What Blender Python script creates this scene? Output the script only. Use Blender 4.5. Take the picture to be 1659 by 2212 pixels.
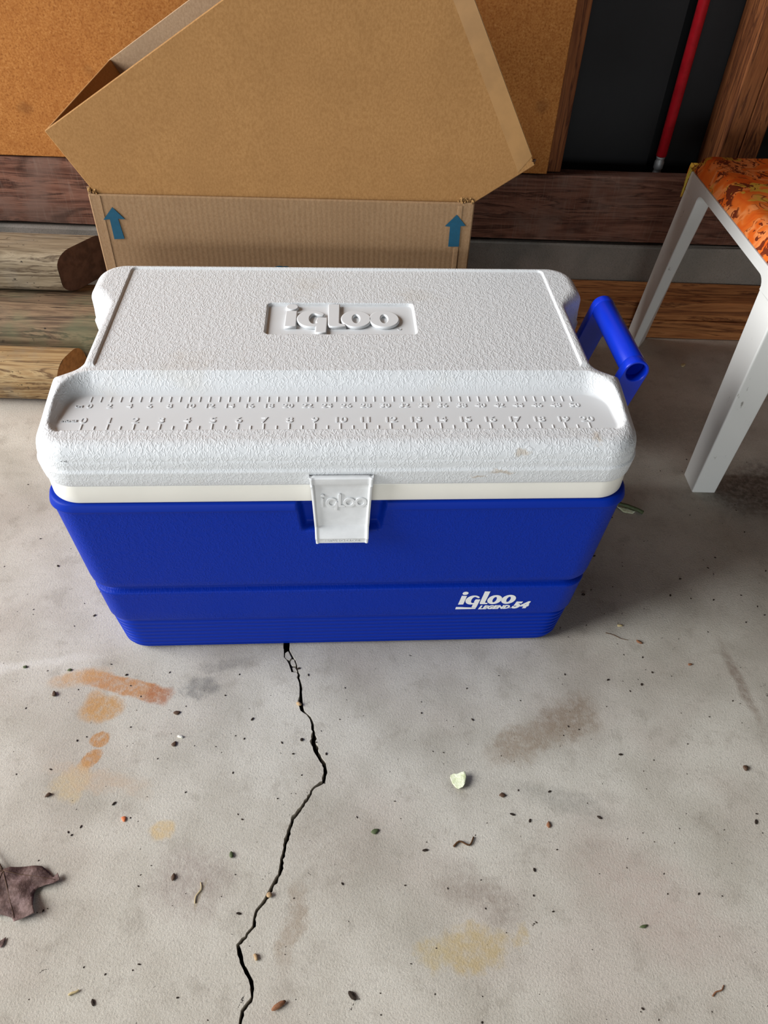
import bpy, bmesh, math, random
import numpy as np
from mathutils import Vector, Matrix

random.seed(7); rng = np.random.default_rng(7)
for o in list(bpy.data.objects): bpy.data.objects.remove(o)
scene = bpy.context.scene
C = scene.collection

# ------------------------------------------------------------------ camera
YAW, PITCH, ROLL = -0.03158, 0.77002, 0.04684
CAM = Vector((0.03313, -0.73496, 0.80435))
F = Vector((-math.sin(YAW)*math.cos(PITCH), math.cos(YAW)*math.cos(PITCH), -math.sin(PITCH)))
R0 = Vector((math.cos(YAW), math.sin(YAW), 0)); U0 = R0.cross(F)
R = R0*math.cos(ROLL) + U0*math.sin(ROLL); U = -R0*math.sin(ROLL) + U0*math.cos(ROLL)
cd = bpy.data.cameras.new('camera'); cam = bpy.data.objects.new('camera', cd); C.objects.link(cam)
cam.matrix_world = Matrix(((R.x, U.x, -F.x, CAM.x), (R.y, U.y, -F.y, CAM.y), (R.z, U.z, -F.z, CAM.z), (0, 0, 0, 1)))
cd.sensor_fit = 'HORIZONTAL'; cd.sensor_width = 36.0; cd.lens = 1617.96/1659*36.0; cd.clip_start = 0.02
scene.camera = cam

# ------------------------------------------------------------------ world, light, exposure
w = bpy.data.worlds.new('world'); scene.world = w; w.use_nodes = True
bg = w.node_tree.nodes['Background']; bg.inputs[0].default_value = (0.86, 0.93, 1.0, 1); bg.inputs[1].default_value = 0.13

def area(name, loc, target, sx, sy, power, col):
    l = bpy.data.lights.new(name, 'AREA'); l.shape = 'RECTANGLE'; l.size = sx; l.size_y = sy; l.energy = power; l.color = col
    o = bpy.data.objects.new(name, l); C.objects.link(o); o.location = loc
    o.rotation_euler = (Vector(target)-Vector(loc)).to_track_quat('-Z', 'Y').to_euler()
    return o
# daylight through the open garage door on the left of the photographer
area('door_daylight', (-5.3, -1.0, 2.85), (0.0, -0.1, 0.3), 4.2, 3.2, 715, (0.96, 0.98, 1.0))
# weaker daylight from the open front of the garage, behind the photographer
area('front_daylight', (-0.8, -5.0, 0.6), (0.2, 0.2, 0.3), 4.0, 1.0, 88, (0.92, 0.97, 1.0))
vs = scene.view_settings
vs.view_transform = 'Standard'; vs.look = 'None'; vs.exposure = 0.0; vs.gamma = 1.0; vs.use_curve_mapping = False

# ------------------------------------------------------------------ helpers
def tag(o, label=None, cat=None, group=None, kind=None):
    if label: o['label'] = label
    if cat: o['category'] = cat
    if group: o['group'] = group
    if kind: o['kind'] = kind
    return o
def empty(name, loc=(0, 0, 0), rz=0.0):
    o = bpy.data.objects.new(name, None); C.objects.link(o); o.location = loc; o.rotation_euler = (0, 0, rz); o.empty_display_size = 0.05
    return o
def link(name, me, mat=None, parent=None, smooth=None):
    o = bpy.data.objects.new(name, me); C.objects.link(o)
    if mat and not me.materials: me.materials.append(mat)
    if parent: o.parent = parent
    if smooth is not None: me.polygons.foreach_set('use_smooth', [smooth]*len(me.polygons))
    return o
def from_bm(name, bm, mat, parent=None, smooth=False, recalc=True):
    if recalc: bmesh.ops.recalc_face_normals(bm, faces=bm.faces)
    me = bpy.data.meshes.new(name); bm.to_mesh(me); bm.free()
    return link(name, me, mat, parent, smooth)
def from_data(name, vs_, fs, mat, parent=None, smooth=False):
    me = bpy.data.meshes.new(name); me.from_pydata([tuple(v) for v in vs_], [], fs); me.update()
    return link(name, me, mat, parent, smooth)
def box_bm(x0, x1, y0, y1, z0, z1, bev=0.0, seg=2, cuts=0):
    bm = bmesh.new(); bmesh.ops.create_cube(bm, size=1.0)
    for v in bm.verts: v.co = Vector(((x0+x1)/2+v.co.x*(x1-x0), (y0+y1)/2+v.co.y*(y1-y0), (z0+z1)/2+v.co.z*(z1-z0)))
    if bev > 0: bmesh.ops.bevel(bm, geom=list(bm.edges), offset=bev, segments=seg, profile=0.5, affect='EDGES', clamp_overlap=True)
    return bm
def slab(name, poly, off, mat, parent=None, bev=0.0006):
    """a flat panel: polygon 'poly' given its thickness by the vector 'off'"""
    bm = bmesh.new(); off = Vector(off)
    a = [bm.verts.new(Vector(p)) for p in poly]; b = [bm.verts.new(Vector(p)+off) for p in poly]
    bm.faces.new(a); bm.faces.new(list(reversed(b))); n = len(a)
    for i in range(n): bm.faces.new((a[i], b[i], b[(i+1) % n], a[(i+1) % n]))
    bmesh.ops.recalc_face_normals(bm, faces=bm.faces)
    if bev: bmesh.ops.bevel(bm, geom=list(bm.edges), offset=bev, segments=1, affect='EDGES', clamp_overlap=True)
    return from_bm(name, bm, mat, parent)
def curve_mesh(name, loops, extrude, bevel=0.0, res=1, shear=0.0, sc=1.0, off=(0, 0)):
    cu = bpy.data.curves.new(name, 'CURVE'); cu.dimensions = '2D'; cu.fill_mode = 'BOTH'; cu.extrude = extrude; cu.bevel_depth = bevel; cu.bevel_resolution = res
    for lp in loops:
        s = cu.splines.new('POLY'); s.points.add(len(lp)-1); s.use_cyclic_u = True
        for p, (x, y) in zip(s.points, lp): p.co = ((x+shear*y)*sc+off[0], y*sc+off[1], 0, 1)
    return to_mesh(name, cu)
def to_mesh(name, cu):
    o = bpy.data.objects.new(name, cu); C.objects.link(o)
    dg = bpy.context.evaluated_depsgraph_get(); dg.update()
    me = bpy.data.meshes.new_from_object(o.evaluated_get(dg)); me.name = name
    bpy.data.objects.remove(o); bpy.data.curves.remove(cu)
    return me
def text_mesh(name, body, size, extrude, bevel=0.0, shear=0.0, bold=0.0, space=1.0, align='CENTER'):
    cu = bpy.data.curves.new(name, 'FONT'); cu.body = body; cu.size = size; cu.extrude = extrude; cu.bevel_depth = bevel
    cu.shear = shear; cu.offset = bold; cu.align_x = align; cu.align_y = 'CENTER'; cu.space_character = space; cu.resolution_u = 3
    return to_mesh(name, cu)
def ss(a, b, x):
    t = np.clip((np.asarray(x, float)-a)/(b-a), 0, 1); return t*t*(3-2*t)
def lin(r, g, b):
    f = lambda c: (c/255/12.92) if c/255 <= 0.04045 else ((c/255+0.055)/1.055)**2.4
    return (f(r), f(g), f(b), 1.0)

# ------------------------------------------------------------------ material helpers
class NT:
    def __init__(s, name):
        s.m = bpy.data.materials.new(name); s.m.use_nodes = True; s.t = s.m.node_tree; s.t.nodes.clear()
        s.out = s.t.nodes.new('ShaderNodeOutputMaterial'); s.b = s.t.nodes.new('ShaderNodeBsdfPrincipled')
        s.t.links.new(s.b.outputs[0], s.out.inputs[0]); s.co = s.t.nodes.new('ShaderNodeTexCoord').outputs['Object']
    def set(s, sock, v):
        if hasattr(v, 'is_linked') or isinstance(v, bpy.types.NodeSocket): s.t.links.new(v, sock)
        else: sock.default_value = v
    def nd(s, typ, ins=(), **at):
        n = s.t.nodes.new(typ)
        for k, v in at.items(): setattr(n, k, v)
        for k, v in dict(ins).items(): s.set(n.inputs[k], v)
        return n
    def math(s, op, a, b=None, c=None, clamp=False):
        n = s.nd('ShaderNodeMath', {0: a}, operation=op, use_clamp=clamp)
        if b is not None: s.set(n.inputs[1], b)
        if c is not None: s.set(n.inputs[2], c)
        return n.outputs[0]
    def vmath(s, op, a, b=None):
        n = s.nd('ShaderNodeVectorMath', {0: a}, operation=op)
        if b is not None: s.set(n.inputs[1], b)
        return n.outputs[0]
    def scale(s, co, v):
        return s.nd('ShaderNodeMapping', {'Vector': co, 'Scale': v}).outputs[0]
    def noise(s, scale, detail=3, rough=0.55, co=None, dist=0.0, col=False):
        n = s.nd('ShaderNodeTexNoise', {'Vector': co or s.co, 'Scale': scale, 'Detail': detail, 'Roughness': rough, 'Distortion': dist})
        return n.outputs[1 if col else 0]
    def vor(s, scale, co=None, feature='F1', rnd=1.0, out='Distance'):
        return s.nd('ShaderNodeTexVoronoi', {'Vector': co or s.co, 'Scale': scale, 'Randomness': rnd}, feature=feature).outputs[out]
    def mr(s, v, a, b, c=0.0, d=1.0, smooth=True):
        return s.nd('ShaderNodeMapRange', {'Value': v, 'From Min': a, 'From Max': b, 'To Min': c, 'To Max': d}, interpolation_type='SMOOTHSTEP' if smooth else 'LINEAR').outputs[0]
    def mix(s, f, a, b, blend='MIX'):
        n = s.nd('ShaderNodeMix', data_type='RGBA', blend_type=blend)
        s.set(n.inputs[0], f); s.set(n.inputs[6], a); s.set(n.inputs[7], b); return n.outputs[2]
    def ramp(s, v, stops):
        n = s.nd('ShaderNodeValToRGB', {0: v}); e = n.color_ramp.elements
        while len(e) < len(stops): e.new(0.5)
        for el, (p, c) in zip(e, stops): el.position = p; el.color = c
        return n.outputs[0]
    def bump(s, h, strength, dist, prev=None):
        n = s.nd('ShaderNodeBump', {'Height': h, 'Strength': strength, 'Distance': dist})
        if prev is not None: s.set(n.inputs['Normal'], prev)
        return n.outputs[0]
    def done(s, col, rough, normal=None, spec=0.5, metal=0.0, **k):
        s.set(s.b.inputs['Base Color'], col); s.set(s.b.inputs['Roughness'], rough); s.set(s.b.inputs['Specular IOR Level'], spec); s.set(s.b.inputs['Metallic'], metal)
        if normal is not None: s.set(s.b.inputs['Normal'], normal)
        for kk, v in k.items(): s.set(s.b.inputs[kk], v)
        return s.m

def plain(name, c, rough=0.5, spec=0.5, metal=0.0, var=0.0, vscale=40):
    n = NT(name)
    if var: c = n.mix(n.mr(n.noise(vscale, 4), 0.35, 0.7), c, tuple(x*(1-var) for x in c[:3])+(1,))
    return n.done(c, rough, None, spec, metal)

def grain_mat(name, col, rough, spec, strength, dirt=None, scale=1.0):
    """leather-grain moulded plastic; the mesh attribute 'grain' says where the mould is textured"""
    n = NT(name)
    g = n.nd('ShaderNodeAttribute', attribute_name='grain').outputs['Fac']
    warp = n.noise(140*scale, 2, co=n.co, col=True)
    co = n.vmath('ADD', n.co, n.vmath('MULTIPLY', n.vmath('SUBTRACT', warp, (0.5, 0.5, 0.5)), (0.0055, 0.0055, 0.0055)))
    def lines(rot, st, sc_, seed):
        q = n.nd('ShaderNodeMapping', {'Vector': co, 'Rotation': rot, 'Scale': st, 'Location': seed}).outputs[0]
        return n.mr(n.vor(sc_*scale, q, 'DISTANCE_TO_EDGE'), 0.0, 0.18, 1, 0)
    la = n.math('MULTIPLY', lines((0.3, 0.2, 0.5), (1, 0.27, 0.6), 290, (0, 0, 0)), n.mr(n.noise(150*scale, 1), 0.40, 0.56))
    lb = n.math('MULTIPLY', lines((-0.3, 0.4, -0.7), (1, 0.27, 0.6), 310, (3, 1, 2)), n.mr(n.noise(150*scale, 1, co=n.nd('ShaderNodeMapping', {'Vector': n.co, 'Location': (5, 2, 1)}).outputs[0]), 0.44, 0.60))
    h = n.math('MAXIMUM', la, lb)
    h = n.math('ADD', h, n.math('MULTIPLY', n.noise(800*scale, 2), 0.22))
    h = n.math('MULTIPLY', h, g)
    nor = n.bump(h, strength, 0.0010)
    c = col
    if dirt:
        c = n.mix(n.math('MULTIPLY', n.mr(n.noise(9, 5, 0.65), 0.56, 0.74), 0.35), col, dirt)
        wob = n.vmath('ADD', n.co, n.vmath('MULTIPLY', n.vmath('SUBTRACT', n.noise(90, 3, col=True), (0.5, 0.5, 0.5)), (0.016, 0.016, 0.016)))
        for p, rr in (((0.176, -0.177, 0.337), (0.010, 0.02, 0.005)), ((0.252, -0.168, 0.347), (0.007, 0.02, 0.004)), ((0.158, -0.178, 0.317), (0.016, 0.02, 0.003)), ((0.135, -0.178, 0.311), (0.010, 0.02, 0.002))):
            d = n.nd('ShaderNodeVectorMath', {0: n.vmath('MULTIPLY', n.vmath('SUBTRACT', wob, p), tuple(1/q for q in rr))}, operation='LENGTH').outputs['Value']
            c = n.mix(n.math('MULTIPLY', n.mr(d, 0.4, 1.1, 1, 0), 0.45), c, lin(176, 150, 112))
    return n.done(c, rough, nor, spec)

M = {}
M['lid'] = grain_mat('white_textured_plastic', lin(219, 221, 222), 0.5, 0.4, 0.32, lin(205, 198, 186))
M['body'] = grain_mat('blue_textured_plastic', (0.0008, 0.024, 0.32, 1), 0.45, 0.12, 0.27)
M['liner'] = plain('cream_smooth_plastic', lin(240, 237, 227), 0.32, 0.5, var=0.05, vscale=12)
M['latch'] = plain('white_latch_plastic', lin(228, 229, 229), 0.45, 0.4, var=0.10, vscale=60)
M['embossed'] = plain('white_smooth_plastic', lin(222, 224, 225), 0.45, 0.4)
M['handle'] = plain('blue_glossy_plastic', (0.002, 0.030, 0.52, 1), 0.3, 0.45)
M['decal'] = plain('white_print', lin(240, 240, 238), 0.5, 0.3)

def cardboard(name, c1, c2, corr=None, rough=0.8):
    n = NT(name)
    fib = n.noise(1.0, 5, 0.6, co=n.scale(n.co, (420, 420, 300)))
    big = n.noise(14, 3)
    c = n.mix(n.mr(fib, 0.3, 0.72), c1, c2)
    c = n.mix(n.math('MULTIPLY', n.mr(big, 0.35, 0.7), 0.25), c, tuple(x*0.82 for x in c2[:3])+(1,))
    fleck = n.mr(n.noise(700, 1), 0.68, 0.76); c = n.mix(n.math('MULTIPLY', fleck, 0.3), c, tuple(min(1, x*1.5) for x in c1[:3])+(1,))
    nor = n.bump(fib, 0.10, 0.0006)
    if corr:
        wv = n.nd('ShaderNodeTexWave', {'Vector': n.co, 'Scale': corr, 'Distortion': 0.5, 'Detail': 1.0, 'Detail Scale': 1.0}, wave_type='BANDS', bands_direction='X').outputs[1]
        nor = n.bump(wv, 0.12, 0.0007, nor)
        c = n.mix(n.math('MULTIPLY', wv, 0.06), c, tuple(x*0.8 for x in c2[:3])+(1,))
    return n.done(c, rough, nor, 0.25)
M['kraft'] = cardboard('kraft_cardboard', lin(172, 128, 78), lin(154, 111, 64))
M['kraft_low'] = cardboard('corrugated_cardboard', lin(157, 126, 93), lin(144, 112, 80), corr=45)
M['kraft_in'] = cardboard('kraft_cardboard_inside', lin(190, 160, 128), lin(172, 142, 110))
M['tape'] = plain('packing_tape', lin(172, 128, 76), 0.35, 0.4, var=0.15)
M['ink'] = plain('teal_print', lin(24, 80, 104), 0.75, 0.3, var=0.12, vscale=200)
M['torn'] = plain('torn_cardboard', lin(168, 130, 84), 0.95, 0.1, var=0.4, vscale=300)

def wood(name, c1, c2, c3, axis='x', sc=1.0, rough=0.75, grey=None, spots=None, green=None, saw=None):
    n = NT(name)
    k = {'x': (1.6, 22, 22), 'z': (22, 22, 1.6), 'y': (22, 1.6, 22)}[axis]
    co = n.scale(n.co, tuple(v*sc for v in k))
    wv = n.noise(2.2, 6, 0.62, co=co, dist=0.9); fine = n.noise(9, 4, 0.6, co=co)
    c = n.ramp(wv, [(0.30, c3), (0.42, c2), (0.50, c1), (0.545, c3), (0.58, c2), (0.70, c1)])
    c = n.mix(n.math('MULTIPLY', n.mr(fine, 0.45, 0.7), 0.35), c, c3)
    if grey: c = n.mix(n.math('MULTIPLY', n.mr(n.noise(9*sc, 5, 0.6), 0.45, 0.68), 0.7), c, grey)
    if green: c = n.mix(n.math('MULTIPLY', n.mr(n.noise(6*sc, 4, 0.6, co=n.scale(n.co, (1, 1.3, 1))), 0.5, 0.7), 0.6), c, green)
    if spots: c = n.mix(n.math('MULTIPLY', n.mr(n.noise(150, 3, 0.6, co=n.scale(n.co, (0.6, 1, 1))), 0.63, 0.72), n.mr(n.noise(14, 2), 0.45, 0.6)), c, spots)
    if saw:
        sw = n.noise(4, 3, 0.6, co=n.scale(n.co, (70, 1, 5))); bl = n.noise(7, 3, 0.6, co=n.scale(n.co, (1, 1, 2.5)), dist=1.0)
        c = n.mix(n.math('MULTIPLY', n.mr(sw, 0.5, 0.68), n.mr(n.noise(10, 3), 0.4, 0.62, 0, 0.22)), c, saw)
        c = n.mix(n.mr(bl, 0.56, 0.72, 0, 0.45), c, tuple(x*0.35 for x in c3[:3])+(1,))
    nor = n.bump(wv, 0.35, 0.002); nor = n.bump(fine, 0.25, 0.0008, nor)
    return n.done(c, rough, nor, 0.25)
M['timber'] = wood('weathered_timber', lin(150, 136, 112), lin(124, 110, 88), lin(78, 64, 48), grey=lin(126, 120, 108), spots=lin(32, 23, 16))
M['timber_green'] = wood('green_weathered_timber', lin(136, 112, 86), lin(106, 84, 64), lin(58, 44, 32), grey=lin(104, 92, 74), spots=lin(28, 21, 15), green=lin(96, 102, 74))
M['timber_tan'] = wood('tan_weathered_timber', lin(172, 146, 104), lin(150, 120, 80), lin(92, 66, 40), grey=lin(136, 126, 108), spots=lin(44, 32, 18))
M['endgrain_dark'] = plain('dark_end_grain', lin(84, 62, 50), 0.9, 0.15, var=0.4, vscale=70)
M['endgrain'] = plain('tan_end_grain', lin(160, 118, 72), 0.85, 0.15, var=0.3, vscale=120)
M['sill'] = wood('red_brown_sill_wood', lin(134, 92, 74), lin(106, 68, 53), lin(66, 40, 30), grey=lin(124, 98, 86), rough=0.9, saw=lin(148, 126, 112))
M['lumber'] = wood('orange_pine_lumber', lin(186, 124, 73), lin(162, 102, 58), lin(102, 58, 31), rough=0.7)
M['stud'] = wood('brown_stud_wood', lin(150, 92, 52), lin(122, 70, 38), lin(82, 44, 24), axis='z', rough=0.75)

def fibreboard():
    n = NT('orange_fibreboard')
    a = n.noise(300, 4, 0.7); b = n.noise(90, 3, 0.6, co=n.scale(n.co, (1, 1, 0.6))); big = n.noise(3.5, 4, 0.6)
    c = n.ramp(a, [(0.3, lin(132, 76, 31)), (0.47, lin(172, 110, 52)), (0.62, lin(185, 126, 67)), (0.78, lin(206, 155, 98))])
    c = n.mix(n.math('MULTIPLY', n.mr(b, 0.4, 0.7), 0.35), c, lin(150, 89, 38))
    c = n.mix(n.math('MULTIPLY', n.mr(big, 0.42, 0.65), 0.25), c, lin(145, 83, 36))
    sp = n.vor(11, n.vmath('ADD', n.co, n.vmath('MULTIPLY', n.noise(40, 3, col=True), (0.02, 0.02, 0.02))), 'F1')
    c = n.mix(n.math('MULTIPLY', n.mr(sp, 0.06, 0.2, 1, 0), 0.38), c, lin(96, 58, 30))
    fl = n.mr(n.noise(420, 2), 0.7, 0.78); c = n.mix(n.math('MULTIPLY', fl, 0.5), c, lin(60, 36, 18))
    return n.done(c, 0.85, n.bump(a, 0.25, 0.001), 0.2)
M['fibre'] = fibreboard()
def dark_sheath():
    n = NT('dark_sheathing')
    c = n.mix(n.mr(n.noise(5, 4), 0.4, 0.7), lin(25, 25, 26), lin(18, 17, 17))
    return n.done(c, 0.6, n.bump(n.noise(60, 3), 0.15, 0.001), 0.3)
M['sheath'] = dark_sheath()

def concrete(name, stains, base, dark, curb=False):
    n = NT(name)
    xy = n.co
    big = n.noise(2.2, 5, 0.6); mid = n.noise(9, 5, 0.6); fine = n.noise(260, 4, 0.7); grit = n.noise(520, 2, 0.6)
    c = n.mix(n.mr(mid, 0.32, 0.72), base, dark)
    c = n.mix(n.math('MULTIPLY', n.mr(n.noise(4.2, 3, 0.6, co=n.scale(n.co, (1, 1.2, 1))), 0.42, 0.68), 0.35), c, lin(182, 166, 154))     # pinkish mottling
    c = n.mix(n.math('MULTIPLY', n.mr(big, 0.48, 0.70), 0.4), c, lin(150, 144, 132))
    c = n.mix(n.math('MULTIPLY', n.mr(n.noise(30, 5, 0.65), 0.52, 0.72), 0.35), c, lin(140, 130, 116))
    c = n.mix(n.mr(n.noise(850, 2, 0.6), 0.52, 0.72, 0, 0.40), c, tuple(x*0.45 for x in dark[:3])+(1,))
    c = n.mix(n.mr(fine, 0.5, 0.75, 0, 0.38), c, tuple(x*0.5 for x in dark[:3])+(1,))
    warp = n.vmath('MULTIPLY', n.vmath('SUBTRACT', n.noise(26, 4, 0.65, col=True), (0.5, 0.5, 0.5)), (0.05, 0.05, 0))
    warp = n.vmath('ADD', warp, n.vmath('MULTIPLY', n.vmath('SUBTRACT', n.noise(160, 3, 0.6, col=True), (0.5, 0.5, 0.5)), (0.012, 0.012, 0)))
    wco = n.vmath('ADD', xy, warp)
    sco = n.vmath('ADD', xy, n.vmath('MULTIPLY', warp, (0.3, 0.3, 0)))
    breakup = n.mr(n.noise(110, 5, 0.7), 0.3, 0.62)
    for (cx, cy, rx, ry, ang, col, amt, soft, sharp) in stains:
        p = n.nd('ShaderNodeVectorRotate', {'Vector': n.vmath('SUBTRACT', sco if sharp else wco, (cx, cy, 0)), 'Angle': -math.radians(ang)}, rotation_type='Z_AXIS').outputs[0]
        p = n.vmath('MULTIPLY', p, (1/rx, 1/ry, 0))
        if sharp == 2:                                   # a strip with straight sides
            s = n.nd('ShaderNodeSeparateXYZ', {0: p})
            d = n.math('POWER', n.math('ADD', n.math('POWER', n.math('ABSOLUTE', s.outputs[0]), 5.0), n.math('POWER', n.math('ABSOLUTE', s.outputs[1]), 5.0)), 0.2)
        else: d = n.nd('ShaderNodeVectorMath', {0: p}, operation='LENGTH').outputs['Value']
        m = n.math('MULTIPLY', n.mr(d, 1-soft, 1+soft*0.6, 1, 0), n.math('MULTIPLY', n.math('ADD', n.math('MULTIPLY', breakup, 0.6), 0.4), amt))
        c = n.mix(m, c, lin(*col))
    # dark flecks of dirt and pin holes
    sp = n.vor(85, wco, 'F1'); pick = n.vor(85, wco, 'F1', out='Color')
    c = n.mix(n.math('MULTIPLY', n.mr(sp, 0.04, 0.09, 1, 0), n.mr(n.nd('ShaderNodeSeparateColor', {0: pick}).outputs[0], 0.72, 0.78)), c, lin(58, 52, 46))
    # trowel scratches
    sc = n.noise(5, 3, 0.5, co=n.nd('ShaderNodeMapping', {'Vector': n.co, 'Rotation': (0, 0, 0.5), 'Scale': (90, 2.0, 1)}).outputs[0])
    sc2 = n.noise(5, 3, 0.5, co=n.nd('ShaderNodeMapping', {'Vector': n.co, 'Rotation': (0, 0, -0.9), 'Scale': (80, 2.2, 1)}).outputs[0])
    scr = n.math('MULTIPLY', n.math('ADD', n.mr(sc, 0.64, 0.72), n.mr(sc2, 0.65, 0.73)), n.mr(n.noise(3, 2), 0.42, 0.62))
    nor = n.bump(n.noise(420, 4, 0.7), 0.55, 0.0010); nor = n.bump(grit, 0.3, 0.0006, nor); nor = n.bump(scr, 0.10, 0.0008, nor)
    return n.done(c, 0.8, nor, 0.25)
RUST = (186, 136, 92); TAN = (200, 176, 132)
STAINS = [
 (-0.262, -0.2235, 0.056, 0.0125, -15, RUST, 0.95, 0.22, 2), (-0.215, -0.2375, 0.017, 0.013, -15, (168, 108, 72), 0.8, 0.3, 2), (-0.318, -0.2135, 0.035, 0.012, 18, (196, 152, 104), 0.7, 0.5, 1),
 (-0.278, -0.2565, 0.027, 0.0185, 15, (190, 148, 98), 0.95, 0.3, 1), (-0.2895, -0.246, 0.013, 0.016, 0, (188, 144, 94), 0.8, 0.4, 1), (-0.2702, -0.2959, 0.0115, 0.0095, 5, (184, 136, 88), 1.0, 0.16, 1), (-0.272, -0.319, 0.0095, 0.0125, -35, (184, 136, 88), 1.0, 0.18, 1),
 (-0.278, -0.329, 0.008, 0.008, 0, (196, 150, 98), 0.7, 0.35, 1), (-0.286, -0.3483, 0.024, 0.016, 30, TAN, 0.6, 0.5, 0), (-0.176, -0.4005, 0.0135, 0.0115, 10, (206, 180, 134), 0.8, 0.3, 1), (-0.26, -0.345, 0.06, 0.012, -12, (196, 168, 140), 0.45, 0.6, 0),
 (0.147, -0.508, 0.034, 0.021, 12, (186, 164, 116), 0.75, 0.4, 0), (0.108, -0.519, 0.016, 0.014, 0, (188, 168, 120), 0.6, 0.5, 0), (0.193, -0.497, 0.009, 0.011, 0, (186, 164, 118), 0.6, 0.5, 0),
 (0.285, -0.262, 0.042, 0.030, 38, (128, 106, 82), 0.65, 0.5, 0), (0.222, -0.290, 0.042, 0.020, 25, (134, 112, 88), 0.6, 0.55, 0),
 (-0.1661, -0.226, 0.026, 0.016, 15, (128, 124, 118), 0.75, 0.5, 0), (-0.145, -0.192, 0.035, 0.012, 8, (138, 132, 124), 0.65, 0.6, 0), (-0.137, -0.452, 0.04, 0.034, 0, (138, 120, 112), 0.5, 0.7, 0), (0.16, -0.458, 0.05, 0.02, -25, (134, 118, 106), 0.55, 0.7, 0),
 (0.513, -0.20, 0.0075, 0.062, 5, (120, 100, 84), 0.6, 0.6, 1), (-0.37, -0.193, 0.07, 0.007, 11, (222, 218, 208), 0.5, 0.7, 1), (-0.43, -0.204, 0.03, 0.010, 5, (226, 222, 214), 0.6, 0.7, 1), (0.262, -0.362, 0.06, 0.016, -20, (132, 128, 118), 0.45, 0.7, 0),
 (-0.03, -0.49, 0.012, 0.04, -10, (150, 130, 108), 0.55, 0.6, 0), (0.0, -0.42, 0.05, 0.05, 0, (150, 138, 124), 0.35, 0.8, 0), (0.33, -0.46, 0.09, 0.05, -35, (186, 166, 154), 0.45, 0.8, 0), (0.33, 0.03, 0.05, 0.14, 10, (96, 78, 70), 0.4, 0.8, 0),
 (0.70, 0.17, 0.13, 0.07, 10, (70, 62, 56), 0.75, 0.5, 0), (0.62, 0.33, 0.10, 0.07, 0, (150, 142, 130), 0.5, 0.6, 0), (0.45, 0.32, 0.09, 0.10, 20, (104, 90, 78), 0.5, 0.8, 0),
 (-0.125, -0.463, 0.002, 0.014, -10, (150, 132, 96), 0.6, 0.5, 1),
]
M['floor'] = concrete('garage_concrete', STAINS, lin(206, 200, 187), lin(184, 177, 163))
M['curb'] = concrete('curb_concrete', [], lin(122, 119, 112), lin(94, 91, 84))
M['crackdirt'] = plain('crack_dirt', lin(46, 38, 30), 0.95, 0.1, var=0.5, vscale=300)
M['drywall'] = plain('plain_wall_paint', lin(70, 68, 66), 0.9, 0.2, var=0.2, vscale=8)
M['rafter'] = plain('ceiling_boards', lin(86, 84, 82), 0.9, 0.2, var=0.2, vscale=8)

# ------------------------------------------------------------------ floor with its crack
CL = [(-0.0711,-0.1593),(-0.0707,-0.1628),(-0.0698,-0.1654),(-0.0693,-0.1706),(-0.0686,-0.177),(-0.0646,-0.1816),(-0.0613,-0.1874),(-0.059,-0.1932),(-0.057,-0.1991),(-0.0553,-0.1994),(-0.0502,-0.1996),(-0.0487,-0.2029),(-0.0496,-0.207),(-0.0481,-0.2094),(-0.0462,-0.2143),(-0.045,-0.2206),(-0.0445,-0.227),(-0.0442,-0.2333),(-0.0455,-0.2396),(-0.0453,-0.2427),(-0.0428,-0.2488),(-0.0414,-0.2533),(-0.0382,-0.2559),(-0.0333,-0.2592),(-0.0292,-0.2651)]
CR = [(-0.0628,-0.1591),(-0.0628,-0.163),(-0.0609,-0.1678),(-0.0566,-0.1758),(-0.0534,-0.1805),(-0.051,-0.1872),(-0.0505,-0.1897),(-0.0484,-0.1971),(-0.0469,-0.2),(-0.0455,-0.2028),(-0.0462,-0.2069),(-0.0449,-0.2102),(-0.0429,-0.2158),(-0.0414,-0.2222),(-0.0414,-0.2285),(-0.0404,-0.2348),(-0.0394,-0.241),(-0.0382,-0.2479),(-0.0368,-0.2524),(-0.0335,-0.2562),(-0.0281,-0.2613),(-0.025,-0.2676)]
MID = [(-0.0252,-0.272,2.0),(-0.0232,-0.2809,2.4),(-0.0225,-0.2963,4.4),(-0.0185,-0.306,4.2),(-0.0146,-0.313,3.0),(-0.0066,-0.3259,2.6),(-0.0086,-0.3425,2.4),(-0.0194,-0.3513,1.6),(-0.0287,-0.3704,2.2),(-0.0382,-0.3829,2.6),(-0.0413,-0.3984,3.0),(-0.0443,-0.4131,2.6),(-0.0461,-0.425,2.2),(-0.0472,-0.443,2.4),(-0.0527,-0.453,2.2),(-0.0571,-0.4641,2.4),(-0.0677,-0.4793,1.8),(-0.068,-0.4914,2.0),(-0.0744,-0.5014,1.8),(-0.081,-0.5083,2.4),(-0.0777,-0.5158,2.6),(-0.0733,-0.5259,2.2),(-0.0638,-0.5388,2.0),(-0.0609,-0.5514,1.8),(-0.0683,-0.5624,1.8),(-0.0695,-0.5723,2.0),(-0.075,-0.60,2.0),(-0.068,-0.66,2.0),(-0.09,-0.76,2.0),(-0.075,-0.90,2.0),(-0.10,-1.2,2.0),(-0.08,-1.7,2.0),(-0.12,-2.6,2.0)]
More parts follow.
